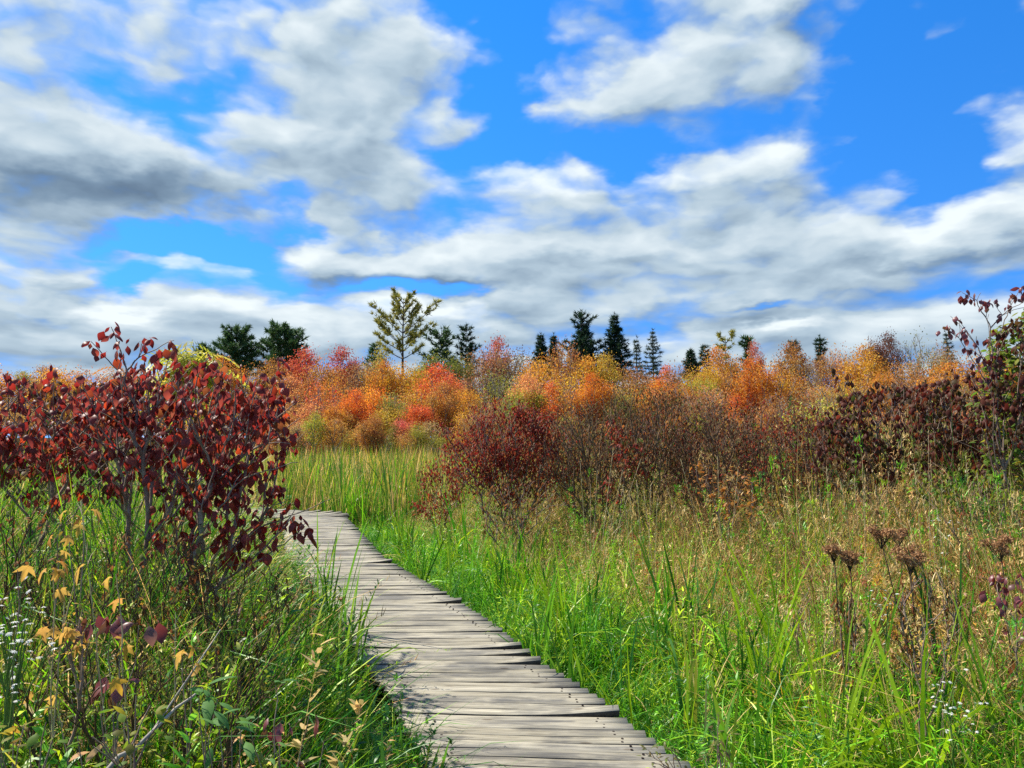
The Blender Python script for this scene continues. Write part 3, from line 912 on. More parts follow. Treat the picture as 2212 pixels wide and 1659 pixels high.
# --- low growth between the near thicket, the shrubs and the wood
x, y = fill(rng, -36, 42, 9, 50, 4.2)
s = x - right_x(np.minimum(y, 14))
k = in_view(x, y, 5) & off_walk(x, y, .3) & ~((s > -1.3) & (s < 9) & (y < 15)) & ~((x > -22) & (x < 4) & (y > 15.5))
x, y = x[k], y[k]
pv = patch(x, y, 5, 31)
w = np.stack([.25 * pv, .25 * pv, .2 + 0 * x, .3 + 0 * x, .35 + 0 * x, .3 * (1 - pv), .4 + 0 * x], 1)
col = pickcol(rng, [C_GREEN, C_LIME, C_DEEP, C_STRAW, C_TAN, C_BROWN, C_OLIVE], w)
h = rng.uniform(1.0, 1.7, len(x))
scatter('marsh_grass', 'tall olive and tan marsh grass between the shrubs and the wood', LIB_DRY, np.stack([x, y, ground_z(x, y)], 1), col, np.stack([h * 1.8, h * 1.8, h], 1), rng.choice(8, len(x)), rng, .15)

x, y = fill(rng, -40, 46, 45, 64, 3.2)
k = in_view(x, y, 5)
x, y = x[k], y[k]
col = pickcol(rng, [C_OLIVE, C_STRAW, C_TAN, C_GOLD, (.40, .18, .05)], np.tile([.4, .3, .3, .25, .2], (len(x), 1)))
h = rng.uniform(1.3, 2.2, len(x))
scatter('brush', 'tan and rusty brush along the foot of the wood', LIB_DRY, np.stack([x, y, ground_z(x, y)], 1), col, np.stack([h * 2, h * 2, h], 1), rng.choice(8, len(x)), rng, .15)

# --- the reed bed beyond the turn
x, y = fill(rng, -24, 5, 15.2, 52, 9.5)
k = in_view(x, y, 4) & off_walk(x, y, .25)
near = y < 24
x, y = x[k], y[k]
x2, y2 = fill(rng, -16, 2.5, 15.2, 25, 14)
k = in_view(x2, y2, 3) & off_walk(x2, y2, .25)
x, y = np.concatenate([x, x2[k]]), np.concatenate([y, y2[k]])
pv, pw = patch(x, y, 6, 41), patch(x, y, 3, 42)
far = sstep(24, 40, y)

w = np.stack([.16 + .25 * pv, .10 + .15 * pw, .50 + .5 * pv, .34 + .4 * far, .36 * (1 - pv) + .2 * far, .65 + 0 * x, .2 + .35 * far], 1)
col = pickcol(rng, [C_GREEN, C_LIME, C_DEEP, C_STRAW, C_TAN, (.20, .25, .03), (.52, .42, .06)], w)
h = rng.uniform(.95, 1.5, len(x)) * (.70 + .30 * sstep(15, 24, y))
pick = rng.choice(5, len(x), p=[.3, .26, .2, .12, .12])
scatter('cattail_reeds', 'dense bed of green and yellow cattail reeds beyond the boardwalk turn', LIB_REED, np.stack([x, y, ground_z(x, y)], 1), col, h, pick, rng, .07)

# ------------------------------------------------------------------ woody skeletons
def skeleton(roots, targets, rng, turn=.5, relax=6):
    """joins every target to a point nearer the root, preferring straight runs, then eases the joints; returns nodes, parents, root ids, node of each target"""
    roots = np.asarray(roots, float).reshape(-1, 3); targets = np.asarray(targets, float).reshape(-1, 3)
    c = roots.mean(0); nr = len(roots); N = nr + len(targets)
    dr = np.linalg.norm(targets - c, axis=1)
    order = np.argsort(dr)
    arr, nd, plen, dirs = np.zeros((N, 3)), np.zeros(N), np.zeros(N), np.zeros((N, 3))
    par, rid = np.full(N, -1), np.arange(N)
    arr[:nr] = roots
    where = np.zeros(len(targets), int)
    n = nr
    for i in order:
        t = targets[i]
        dv = t - arr[:n]; dd = np.linalg.norm(dv, axis=1)
        ca = (dv * dirs[:n]).sum(1) / np.maximum(dd, 1e-6)
        cost = dd * (1 + turn * (1 - ca)) + .35 * plen[:n] + np.where(nd[:n] > dr[i] - .3 * dd, 1e3, 0) * (np.arange(n) >= nr)
        j = int(np.argmin(cost))
        arr[n] = t; nd[n] = dr[i]; plen[n] = plen[j] + dd[j]; dirs[n] = dv[j] / max(dd[j], 1e-6)
        par[n] = j; rid[n] = rid[j]; where[i] = n
        n += 1
    e = np.arange(nr, N)
    for _ in range(relax):
        kids, ks = np.zeros(N), np.zeros((N, 3))
        np.add.at(kids, par[e], 1); np.add.at(ks, par[e], arr[e])
        m = (kids > 0) & (np.arange(N) >= nr)
        arr[m] = .5 * arr[m] + .25 * arr[par[m]] + .25 * ks[m] / kids[m][:, None]
    return arr, par, rid, where
def branch_meshes(nodes, par, rid, rng, r_tip, power=.42, rmax=.05, wob=.022, split=True, sides=4):
    n = len(nodes)
    cnt = np.ones(n)
    for i in range(n - 1, -1, -1):
        if par[i] >= 0: cnt[par[i]] += cnt[i]
    rad = np.minimum(r_tip * cnt ** power, rmax)
    out = {}
    e = np.where(par >= 0)[0]
    p0, p1 = nodes[par[e]], nodes[e]
    L = np.linalg.norm(p1 - p0, axis=1, keepdims=True)
    m1 = p0 + (p1 - p0) * .35 + rng.normal(0, 1, p0.shape) * L * wob + [0, 0, 1] * L * .04
    m2 = p0 + (p1 - p0) * .7 + rng.normal(0, 1, p0.shape) * L * wob + [0, 0, 1] * L * .03
    r1 = rad[e]; r0 = np.minimum(rad[par[e]], r1 * 1.5)
    for r in (np.unique(rid) if split else [None]):
        k = np.ones(len(e), bool) if r is None else rid[e] == r
        g = Geo()
        if k.any():
            ra = r0[k] * .7 + r1[k] * .3; rb = r0[k] * .35 + r1[k] * .65
            v = rng.random(k.sum())
            frusta(g, p0[k], m1[k], r0[k], ra, sides, v); frusta(g, m1[k], m2[k], ra, rb, sides, v); frusta(g, m2[k], p1[k], rb, r1[k], sides, v)
        out[r] = g
    return out, rad

N_LEAF = [0]
def shrub(name, label, cat, base, targets, shapes, lmat, seed, per=(2, 5), size=(.8, 1.2), stems=5, spread=.18, inner=.5, group=None,
          stem_mat=None, r_tip=.0018, solo=300, leaf_tilt=.28, scatter_r=.02, leafless=0.0, rmax=.012, leaf_name='leaf', extra_twigs=0):
    """stems from the ground up through the given leaf points; leaves hang in clusters at those points"""
    rng = np.random.default_rng(seed)
    base = np.array([base[0], base[1], float(ground_z(base[0], base[1])) - .05])
    targets = np.asarray(targets, float)
    roots = base + np.stack([rng.normal(0, spread, stems), rng.normal(0, spread, stems), np.zeros(stems)], 1)
    ki = rng.choice(len(targets), int(len(targets) * inner))
    f = rng.uniform(.25, .85, len(ki))[:, None]
    up = base + (targets[ki] - base) * f + rng.normal(0, .05, (len(ki), 3)) + np.array([0, 0, .12]) * np.sin(f * pi)
    tw = targets[rng.choice(len(targets), extra_twigs)] + rng.normal(0, .10, (extra_twigs, 3)) * [1, 1, .6] - [0, 0, .07] if extra_twigs else np.zeros((0, 3))
    allt = np.concatenate([targets, up, tw])
    nodes, par, rid, where = skeleton(roots, allt, rng)
    targets = nodes[where[:len(targets)]]
    root = thing(name, label, cat, base, group)
    bm, _ = branch_meshes(nodes, par, rid, rng, r_tip, rmax=rmax)
    for r, g in bm.items():
        if g.n: link('stem', rel(g, base).mesh('stem'), stem_mat or TWIG, root)
    # leaf clusters
    tt = targets[rng.random(len(targets)) >= leafless]
    k = rng.integers(per[0], per[1] + 1, len(tt))
    pos = np.repeat(tt, k, 0) + rng.normal(0, scatter_r, (k.sum(), 3))
    start = np.repeat(rng.random(len(tt)) * 2 * pi, k)
    idx = np.concatenate([np.arange(q) for q in k]) if len(k) else np.zeros(0)
    az = start + idx * (2 * pi / np.repeat(np.maximum(k, 1), k)) + rng.normal(0, .3, len(pos))
    n = len(pos)
    rx, ry = rng.normal(0, leaf_tilt, n), rng.normal(0.1, leaf_tilt, n)
    sc = rng.uniform(size[0], size[1], n)
    sh = rng.integers(0, len(shapes), n)
    # the leaves that show largest become objects of their own
    d = np.linalg.norm(pos - [0, 0, EYE], axis=1)
    seen = (np.abs(pos[:, 0]) < .70 * pos[:, 1]) & (pos[:, 1] > .5)
    score = np.where(seen, sc / d, 0) * rng.uniform(.85, 1.15, n)
    top = np.argsort(-score)[:min(solo, int(seen.sum()))]
    solo_m = np.zeros(n, bool); solo_m[top] = True
    meshes = []
    for s in shapes:
        g = Geo(); g.add(s[0], quads=s[1], tris=s[2], var=0.0); meshes.append(g.mesh(leaf_name)); meshes[-1].materials.append(lmat)
    for i in top:
        o = bpy.data.objects.new(leaf_name, meshes[sh[i]]); COL.objects.link(o); o.parent = root
        o.location = pos[i] - base
        o.rotation_euler = (rx[i], ry[i], az[i]); o.scale = (sc[i],) * 3
    N_LEAF[0] += len(top)
    rest = np.where(~solo_m)[0]
    if len(rest):
        g = Geo(); R = rot_xyz(rx, ry, az); va = rng.random(n)
        for q in range(len(shapes)):
            k_ = rest[sh[rest] == q]
            stamp(g, shapes[q], pos[k_] - base, R[k_], sc[k_], va[k_])
        fo = link('foliage', g.mesh('foliage'), lmat, root); fo['kind'] = 'stuff'
    return root

def blob_targets(rng, px, py, Y, rx, ry, rY, n, fill=.6):
    """points in an ellipsoid measured by its outline in the photo and its depth"""
    c = at(px, py, Y); s = Y / FPX
    q = rng.normal(0, 1, (n, 3)); q /= np.linalg.norm(q, axis=1, keepdims=True)
    q *= (rng.random(n) ** (1 / 3) * (1 - fill) + fill * rng.uniform(.55, 1, n) ** .5)[:, None]
    return c + q * np.array([rx * s, rY, ry * s])
def pts_at(lst): return np.array([at(a, b, c) for a, b, c in lst])

# drooping oval leaves like small umbrellas
VIB = [leaf_shape(.086, .060, 15, 105, .50, .15, 6), leaf_shape(.078, .056, 25, 115, .6, .15, 6), leaf_shape(.092, .060, 30, 95, .45, .14, 6), leaf_shape(.070, .050, 30, 125, .7, .15, 6, curl=.25),
       leaf_shape(.082, .060, 20, 110, .35, .15, 6), leaf_shape(.064, .040, 45, 105, .8, .15, 5, curl=.3)]
SMALL = [leaf_shape(.052, .028, 10, 80, .5, .15, 4), leaf_shape(.045, .026, -10, 60, .4, .15, 4), leaf_shape(.058, .028, 20, 100, .7, .15, 4)]
FLAT = [leaf_shape(.075, .050, -15, 40, .25, .2, 5), leaf_shape(.082, .052, 0, 55, .3, .2, 5), leaf_shape(.065, .045, -25, 30, .3, .2, 5)]
CURLED = [leaf_shape(.06, .024, 20, 140, 1.0, .15, 5, curl=.4), leaf_shape(.05, .022, 40, 160, 1.1, .15, 5, curl=.5)]
MAPLE = [maple_shape(.055, 60, .35, 1), maple_shape(.05, 75, .5, 2), maple_shape(.06, 50, .3, 3)]

L_RED = leaf_mat('crimson_leaf', [(0, (.075, .009, .009)), (.25, (.15, .014, .012)), (.5, (.24, .020, .014)), (.64, (.09, .012, .012)), (.78, (.38, .045, .012)), (.9, (.12, .03, .015)), (1, (.22, .07, .02))], .48, .45, .28, (.24, .06, .05), .35, 2.0)
L_MAROON = leaf_mat('maroon_leaf', [(0, (.055, .014, .009)), (.3, (.13, .018, .012)), (.5, (.10, .04, .014)), (.7, (.04, .065, .014)), (.85, (.17, .03, .018)), (1, (.09, .055, .014))], .55, .42, .15, (.10, .045, .03), .4, 1.6)
L_GREEN = leaf_mat('green_leaf', [(0, (.06, .15, .015)), (.35, (.12, .23, .02)), (.6, (.24, .30, .025)), (.8, (.36, .29, .03)), (1, (.13, .07, .025))], .55, .42, .12, (.12, .18, .04), .3, 1.4)
L_YELLOW = leaf_mat('yellow_leaf', [(0, (.68, .38, .04)), (.4, (.72, .48, .07)), (.7, (.62, .26, .04)), (1, (.58, .42, .10))], .6, .4, .12, (.55, .36, .12), .45, 1.3)
L_PURPLE = leaf_mat('wine_leaf', [(0, (.12, .03, .04)), (.5, (.20, .035, .03)), (1, (.10, .07, .03))], .4, .4, .5, (.26, .10, .11), .3, 1.4)
L_MIDRED = leaf_mat('dusty_red_leaf', [(0, (.13, .014, .012)), (.35, (.25, .024, .018)), (.6, (.33, .05, .024)), (.8, (.20, .075, .028)), (1, (.36, .13, .035))], .55, .42, .15, None, .3, 1.4)
L_BROWN = leaf_mat('withered_leaf', [(0, (.13, .05, .022)), (.35, (.24, .085, .03)), (.6, (.34, .14, .04)), (.8, (.20, .19, .05)), (1, (.13, .15, .04))], .65, .35, .12, None, .4)
L_ORANGE = leaf_mat('rust_leaf', [(0, (.40, .13, .025)), (.5, (.52, .22, .035)), (1, (.30, .16, .03))], .5, .4, .3, None, .35, 1.3)
L_LIME = leaf_mat('lime_leaf', [(0, (.34, .38, .035)), (.5, (.48, .46, .05)), (1, (.58, .42, .05))], .45, .45, .3, None, .15, 1.3)
L_SPRIG = leaf_mat('sprig_leaf', [(0, (.05, .15, .03)), (.5, (.09, .21, .045)), (1, (.13, .25, .05))], .6, .4, .12, (.12, .25, .08), .15, 1.3)

# ------------------------------------------------------------------ the red shrubs left of the walk
r = np.random.default_rng(51)
YB = 4.05
tA = np.concatenate([
    blob_targets(r, 420, 880, YB, 215, 110, .48, 160), blob_targets(r, 300, 900, YB, 110, 110, .35, 50), blob_targets(r, 520, 930, YB - .05, 105, 110, .3, 60), blob_targets(r, 530, 1070, YB - .1, 110, 100, .25, 44),
    blob_targets(r, 350, 1010, YB - .1, 190, 70, .3, 50), blob_targets(r, 470, 1120, YB - .2, 170, 110, .25, 40), blob_targets(r, 420, 850, YB, 225, 95, .4, 40),
    pts_at([(197, 738, 3.9), (218, 762, 3.92), (240, 706, 3.95), (246, 728, 3.95), (264, 742, 4.0), (306, 742, 4), (322, 738, 4.02), (340, 748, 4.05), (376, 735, 4.1), (272, 775, 4), (300, 780, 4), (430, 790, 4.1), (455, 795, 4.1), (520, 800, 4.1),
            (605, 780, 4.1), (597, 795, 4.1), (600, 812, 4.1), (622, 832, 4.1), (610, 840, 4.05), (632, 945, 4.0), (620, 955, 4.0), (612, 970, 4.0), (600, 985, 4.0), (597, 875, 4.1), (588, 890, 4.1), (600, 1010, 4), (605, 1050, 3.95),
            (660, 1130, 3.75), (650, 1140, 3.76), (636, 1115, 3.78), (628, 1140, 3.8), (606, 1138, 3.8), (590, 1140, 3.85), (600, 1175, 3.8), (612, 1168, 3.8), (560, 1130, 3.9), (490, 1140, 3.9), (480, 1155, 3.9), (430, 1150, 3.9), (465, 1240, 3.7), (480, 1235, 3.7), (345, 1155, 3.8), (430, 1215, 3.7), (410, 1080, 3.85), (370, 1120, 3.9), (530, 1100, 3.9)])])
shrub('red_shrub', 'big dark red shrub with drooping leaves leaning over the left edge of the boardwalk', 'shrub', (-1.92, 4.1), tA, VIB, L_RED, 61, (2, 5), (.5, .95), 7, .16, .55, 'dark red shrubs left of the boardwalk', extra_twigs=320)
tB = np.concatenate([blob_targets(r, 90, 1010, 4.2, 170, 80, .4, 26), blob_targets(r, 90, 910, 4.3, 160, 100, .45, 140), blob_targets(r, 40, 960, 4.2, 120, 70, .35, 50),
                     pts_at([(20, 808, 4.1), (60, 815, 4.1), (50, 825, 4.1), (105, 805, 4.15), (118, 800, 4.15), (5, 815, 4.1), (150, 850, 4.2), (170, 880, 4.2), (30, 1020, 4), (110, 1015, 4.05)])])
shrub('red_shrub', 'lower dark red shrub at the left border, cupped leaves along its top', 'shrub', (-2.85, 4.3), tB, VIB, L_RED, 62, (2, 5), (.52, .92), 6, .16, .55, 'dark red shrubs left of the boardwalk', extra_twigs=100)
tC = np.concatenate([blob_targets(r, 330, 900, 5.3, 270, 90, .5, 150), blob_targets(r, 60, 900, 5.3, 200, 90, .4, 90), blob_targets(r, 250, 1010, 5.2, 300, 70, .5, 120)])
shrub('red_shrub', 'shaded olive and red shrub growing behind the two dark red ones', 'shrub', (-2.9, 5.4), tC, VIB, L_MAROON, 63, (2, 4), (.7, 1.0), 6, .3, .5, 'dark red shrubs left of the boardwalk', solo=120, extra_twigs=80)
tD = blob_targets(r, -260, 930, 4.2, 190, 120, .5, 60)
shrub('red_shrub', 'dark red shrub mostly outside the left border of the view', 'shrub', (-3.8, 4.2), tD, VIB, L_RED, 64, (3, 5), (.8, 1.15), 5, .16, .5, 'dark red shrubs left of the boardwalk', solo=20)

# pale green sumac-like sapling looking over the red shrub
PIN = [pinnate_shape(.26, 6, .022, .085, 60), pinnate_shape(.22, 5, .02, .08, 80)]
tE = np.concatenate([blob_targets(r, 410, 775, 6.2, 50, 30, .2, 20), blob_targets(r, 440, 790, 6.2, 40, 30, .2, 12), blob_targets(r, 380, 830, 6.2, 50, 30, .2, 10), pts_at([(418, 740, 6.2), (400, 745, 6.2)])])
shrub('sumac_sapling', 'yellow green sapling with long drooping leaflets looking over the red shrub', 'sapling', (-2.7, 6.2), tE, PIN, L_LIME, 65, (3, 5), (.8, 1.2), 2, .05, .4, rmax=.018)
tE2 = blob_targets(r, 250, 830, 6.6, 160, 35, .4, 26)
shrub('sumac_sapling', 'rust tinged sapling half hidden behind the left red shrubs', 'sapling', (-3.4, 6.6), tE2, PIN, L_ORANGE, 66, (2, 4), (.6, .9), 3, .2, .4, rmax=.015, solo=60)

# ------------------------------------------------------------------ shrubs in the middle
MIDG = 'shrubs behind the meadow grass'
def mid(name, label, base, tg, shp, mt, seed, **k):
    k.setdefault('group', MIDG); k.setdefault('solo', 0)
    return shrub(name, label, 'shrub', base, tg, shp, mt, seed, **k)
def wx(px, Y): return at(px, 945, Y)[0]
mid('crimson_shrub', 'crimson leaved shrub between the reeds and the bare grey brown thicket', (wx(1100, 11), 11), np.concatenate([blob_targets(r, 1105, 945, 11, 110, 66, .55, 190), blob_targets(r, 1150, 905, 11, 45, 30, .3, 40), blob_targets(r, 1040, 985, 11, 90, 60, .4, 80), blob_targets(r, 1090, 940, 11, 150, 90, .8, 70), blob_targets(r, 1180, 985, 10.8, 90, 70, .5, 60), blob_targets(r, 1110, 1020, 11, 95, 55, .45, 110)]), SMALL + CURLED, L_MIDRED, 71, per=(6, 13), size=(.9, 1.5), stems=8, spread=.25, scatter_r=.06, extra_twigs=220, r_tip=.0026)
mid('crimson_shrub', 'low rusty red shrub beside the reeds near the bend of the boardwalk', (wx(960, 12.2), 12.2), np.concatenate([blob_targets(r, 960, 1040, 12.2, 60, 50, .45, 70), blob_targets(r, 940, 1095, 12, 50, 34, .4, 40), blob_targets(r, 1000, 990, 12.2, 50, 40, .3, 50)]), SMALL + CURLED, L_MIDRED, 72, per=(6, 13), size=(.9, 1.4), stems=6, scatter_r=.06, extra_twigs=90)
mid('bare_thicket', 'bare grey brown twiggy shrub right of the crimson shrub', (wx(1290, 10.4), 10.4), np.concatenate([blob_targets(r, 1290, 935, 10.4, 105, 80, .6, 260), blob_targets(r, 1240, 900, 10.4, 60, 45, .4, 60), blob_targets(r, 1330, 880, 10.4, 50, 50, .4, 60), blob_targets(r, 1280, 1020, 10.3, 120, 60, .5, 160)]), CURLED, L_BROWN, 73, per=(1, 4), size=(.7, 1.3), stems=18, spread=.35, scatter_r=.05, leafless=.3, extra_twigs=800, inner=.7, stem_mat=TWIG_BROWN, r_tip=.0024)
mid('bare_thicket', 'tall withered shrub with curled brown leaves on its topmost twigs', (wx(1400, 10), 10), np.concatenate([blob_targets(r, 1400, 910, 10, 85, 80, .5, 230), pts_at([(1335, 845, 9.9), (1330, 830, 9.9), (1340, 855, 9.9), (1345, 870, 9.9), (1420, 845, 10), (1440, 850, 10), (1425, 865, 10), (1450, 845, 10), (1470, 858, 10), (1435, 835, 10), (1410, 870, 10)]), blob_targets(r, 1440, 860, 10, 40, 25, .2, 40), blob_targets(r, 1410, 1010, 9.9, 110, 60, .5, 150)]), CURLED, L_BROWN, 74, per=(2, 5), size=(.8, 1.5), stems=12, spread=.3, scatter_r=.05, leafless=.25, extra_twigs=650, inner=.7, stem_mat=TWIG_BROWN)
mid('bare_thicket', 'dense dark brown thicket in the middle of the shrub line', (wx(1540, 9.6), 9.6), np.concatenate([blob_targets(r, 1540, 970, 9.6, 115, 85, .6, 330), blob_targets(r, 1560, 905, 9.6, 90, 45, .4, 80), blob_targets(r, 1560, 1050, 9.4, 130, 45, .5, 150)]), CURLED + SMALL, L_MAROON, 75, per=(3, 7), size=(.6, 1.2), stems=14, spread=.4, scatter_r=.06, leafless=.2, extra_twigs=800, inner=.7, stem_mat=TWIG_BROWN)
mid('bare_thicket', 'grey brown bramble thicket standing left of the maroon shrub', (wx(1700, 9.2), 9.2), np.concatenate([blob_targets(r, 1700, 985, 9.2, 110, 85, .6, 260), blob_targets(r, 1660, 1030, 9, 120, 50, .4, 80), blob_targets(r, 1690, 900, 9.2, 100, 40, .4, 70)]), CURLED + SMALL, L_MIDRED, 76, per=(2, 6), size=(.6, 1.1), stems=12, spread=.4, scatter_r=.06, leafless=.2, extra_twigs=700, inner=.7, stem_mat=TWIG_BROWN)
mid('crimson_shrub', 'few wine red leafy shoots inside the bare brown thicket', (wx(1340, 9.7), 9.7), np.concatenate([blob_targets(r, 1345, 965, 9.7, 26, 40, .2, 20), blob_targets(r, 1390, 990, 9.7, 24, 30, .2, 14), blob_targets(r, 1335, 920, 9.7, 14, 16, .1, 6), blob_targets(r, 1310, 1050, 9.5, 14, 16, .1, 6)]), SMALL, L_MIDRED, 77, per=(4, 8), size=(1.0, 1.6), stems=4, scatter_r=.05)
mid('rust_bush', 'small bush with round rust coloured leaves in front of the dark thicket', (wx(1575, 8.2), 8.2), np.concatenate([blob_targets(r, 1585, 1055, 8.2, 60, 45, .3, 50), blob_targets(r, 1520, 1030, 8.2, 30, 40, .2, 20), blob_targets(r, 1600, 1090, 8.1, 90, 30, .3, 30)]), FLAT + CURLED, L_ORANGE, 78, per=(2, 4), size=(.6, .95), stems=5, scatter_r=.03, solo=110)
mid('rust_bush', 'scrubby rust and tan bush in front of the crimson shrub', (wx(1130, 9.6), 9.6), np.concatenate([blob_targets(r, 1120, 1075, 9.6, 110, 45, .4, 60), blob_targets(r, 1080, 1100, 9.6, 70, 40, .4, 30)]), SMALL + CURLED, L_BROWN, 79, per=(3, 6), size=(.9, 1.4), stems=7, scatter_r=.05, extra_twigs=80)
mid('maroon_shrub', 'maroon shrub left of the tall green bush with thin branches reaching left', (wx(1930, 8.3), 8.3), np.concatenate([blob_targets(r, 1950, 910, 8.3, 175, 95, .7, 300), blob_targets(r, 1830, 950, 8.2, 80, 70, .4, 70), blob_targets(r, 1900, 1000, 8.1, 150, 55, .4, 60),
    pts_at([(1800, 795, 8.2), (1803, 808, 8.2), (1828, 808, 8.2), (1845, 820, 8.2), (1812, 838, 8.2), (1820, 850, 8.2), (1845, 855, 8.2), (1862, 858, 8.2), (1828, 868, 8.2), (1760, 885, 8.2), (1750, 895, 8.2), (1785, 905, 8.2), (1930, 845, 8.2), (1940, 860, 8.2), (1900, 880, 8.2)])]), VIB, L_MAROON, 80, per=(2, 5), size=(.8, 1.15), stems=8, spread=.25, solo=260, extra_twigs=160)
mid('maroon_shrub', 'dense dark maroon shrub in front of the green bush at the right border', (wx(2110, 7.4), 7.4), np.concatenate([blob_targets(r, 2090, 905, 7.4, 135, 115, .6, 260), blob_targets(r, 2100, 1010, 7.2, 120, 60, .4, 70)]), VIB, L_MAROON, 81, per=(3, 5), size=(.7, 1.05), stems=8, spread=.25, solo=260, extra_twigs=120)
YG = 6.6
tG = np.concatenate([blob_targets(r, 2230, 800, YG, 75, 130, .5, 190), blob_targets(r, 2190, 760, YG, 40, 70, .3, 40), blob_targets(r, 2260, 700, YG, 70, 70, .3, 60), blob_targets(r, 2180, 1000, YG - .1, 50, 45, .3, 36), blob_targets(r, 2280, 950, YG, 90, 100, .4, 70), blob_targets(r, 2170, 850, YG, 65, 90, .3, 60), blob_targets(r, 2175, 940, YG - .1, 50, 70, .3, 40)])
shrub('tall_bush', 'tall green and yellow leaved bush at the right border of the view', 'shrub', (wx(2270, YG), YG), tG, FLAT, L_GREEN, 82, (3, 5), (.75, 1.15), 7, .2, .6, MIDG, solo=300, extra_twigs=100, rmax=.03)
tH = pts_at([(2078, 632, 6.4), (2090, 640, 6.4), (2100, 645, 6.4), (2112, 652, 6.4), (2122, 650, 6.4), (2135, 655, 6.4), (2145, 652, 6.4), (2040, 712, 6.4), (2052, 708, 6.4), (2066, 690, 6.4), (2080, 692, 6.4), (2095, 690, 6.4), (2182, 640, 6.4), (2195, 628, 6.4), (2205, 622, 6.4), (2192, 645, 6.4), (2130, 735, 6.4), (2115, 745, 6.4), (2105, 755, 6.4), (2120, 765, 6.4), (2093, 752, 6.4), (2140, 760, 6.4), (2100, 780, 6.4), (2150, 690, 6.4), (2110, 790, 6.4), (2150, 780, 6.4), (2135, 790, 6.4)])
shrub('maroon_shrub', 'slender maroon leaved branches arching out of the green bush against the sky', 'shrub', (wx(2240, 6.35), 6.35), tH, VIB, L_PURPLE, 83, (3, 5), (.72, 1.0), 3, .12, .3, MIDG, solo=150, extra_twigs=24)
shrub('maroon_shrub', 'burgundy brown leafy shoots mixed into the left side of the green bush', 'shrub', (wx(2235, 6.25), 6.25), np.concatenate([blob_targets(r, 2195, 790, 6.25, 60, 110, .3, 70), blob_targets(r, 2160, 900, 6.25, 60, 70, .3, 50)]), VIB, L_MAROON, 86, per=(3, 5), size=(.65, 1.0), stems=4, spread=.15, group=MIDG, solo=120, extra_twigs=60)
mid('low_bush', 'low bush with green and yellow leaves at the foot of the tall green bush', (wx(2130, 6.4), 6.4), np.concatenate([blob_targets(r, 2120, 1055, 6.4, 80, 40, .35, 60), blob_targets(r, 2030, 1050, 6.6, 60, 36, .3, 30)]), SMALL, L_GREEN, 84, per=(3, 6), size=(.9, 1.3), stems=7, scatter_r=.04, solo=120)
mid('rust_bush', 'brown leaved bush between the bramble thicket and the maroon shrub', (wx(1800, 8.8), 8.8), np.concatenate([blob_targets(r, 1800, 990, 8.8, 90, 70, .5, 120), blob_targets(r, 1760, 930, 8.8, 50, 40, .3, 40)]), SMALL + CURLED, L_MAROON, 85, per=(3, 6), size=(.8, 1.4), stems=8, scatter_r=.05, extra_twigs=160)
# shrubs standing further back, filling the line towards the wood
for q, (px, py, Y, rx, ry, mt, lab) in enumerate([
    (1480, 900, 14, 130, 60, L_BROWN, 'olive brown shrub glimpsed behind the withered shrub'),
    (1620, 905, 15, 120, 50, L_ORANGE, 'rust coloured shrub glimpsed behind the dark thicket'),
    (1210, 930, 16, 90, 50, L_BROWN, 'faded shrub glimpsed between the crimson shrub and the bare thicket'),
    (1790, 900, 16, 110, 60, L_LIME, 'yellowish shrub glimpsed left of the maroon shrub'),
    (2020, 850, 15, 160, 80, L_ORANGE, 'orange brown shrub behind the maroon shrub'),
    (2260, 850, 12, 160, 120, L_MAROON, 'maroon shrub behind the tall green bush')]):
    mid('far_shrub', lab, (wx(px, Y), Y), blob_targets(r, px, py + 20, Y, rx, ry, .8, 170), SMALL, mt, 90 + q, per=(4, 9), size=(1.0, 1.8), stems=9, spread=.5, scatter_r=.10, extra_twigs=150, r_tip=.003)
for q, (px, py, Y, rx, ry, mt, lab) in enumerate([
    (1120, 960, 13.4, 90, 60, L_BROWN, 'brown shrub just behind the crimson shrub'),
    (1260, 970, 12.6, 110, 65, L_BROWN, 'dense brown shrub behind the grey brown twiggy shrub'),
    (1400, 970, 12.2, 110, 70, L_MAROON, 'dusky shrub behind the withered shrub with curled leaves'),
    (1545, 985, 12, 110, 70, L_BROWN, 'low brown shrub behind the dense dark thicket'),
    (1690, 980, 11.6, 110, 70, L_MAROON, 'dusky red shrub behind the bramble thicket'),
    (1830, 985, 11, 110, 75, L_BROWN, 'brown shrub behind the bush with brown leaves'),
    (1980, 980, 10.6, 120, 80, L_GREEN, 'olive shrub behind the maroon shrub with thin branches'),
    (2140, 980, 9.6, 130, 90, L_MAROON, 'dark shrub behind the dense maroon shrub'),
    (2320, 960, 9, 130, 110, L_GREEN, 'green shrub outside the right border')]):
    mid('far_shrub', lab, (wx(px, Y), Y), np.concatenate([blob_targets(r, px, py, Y, rx, ry, .6, 230), blob_targets(r, px, py + 70, Y, rx * .9, 40, .5, 90)]), SMALL + CURLED, mt, 130 + q, per=(5, 11), size=(1.0, 1.9), stems=10, spread=.5, scatter_r=.09, extra_twigs=200, r_tip=.0026)

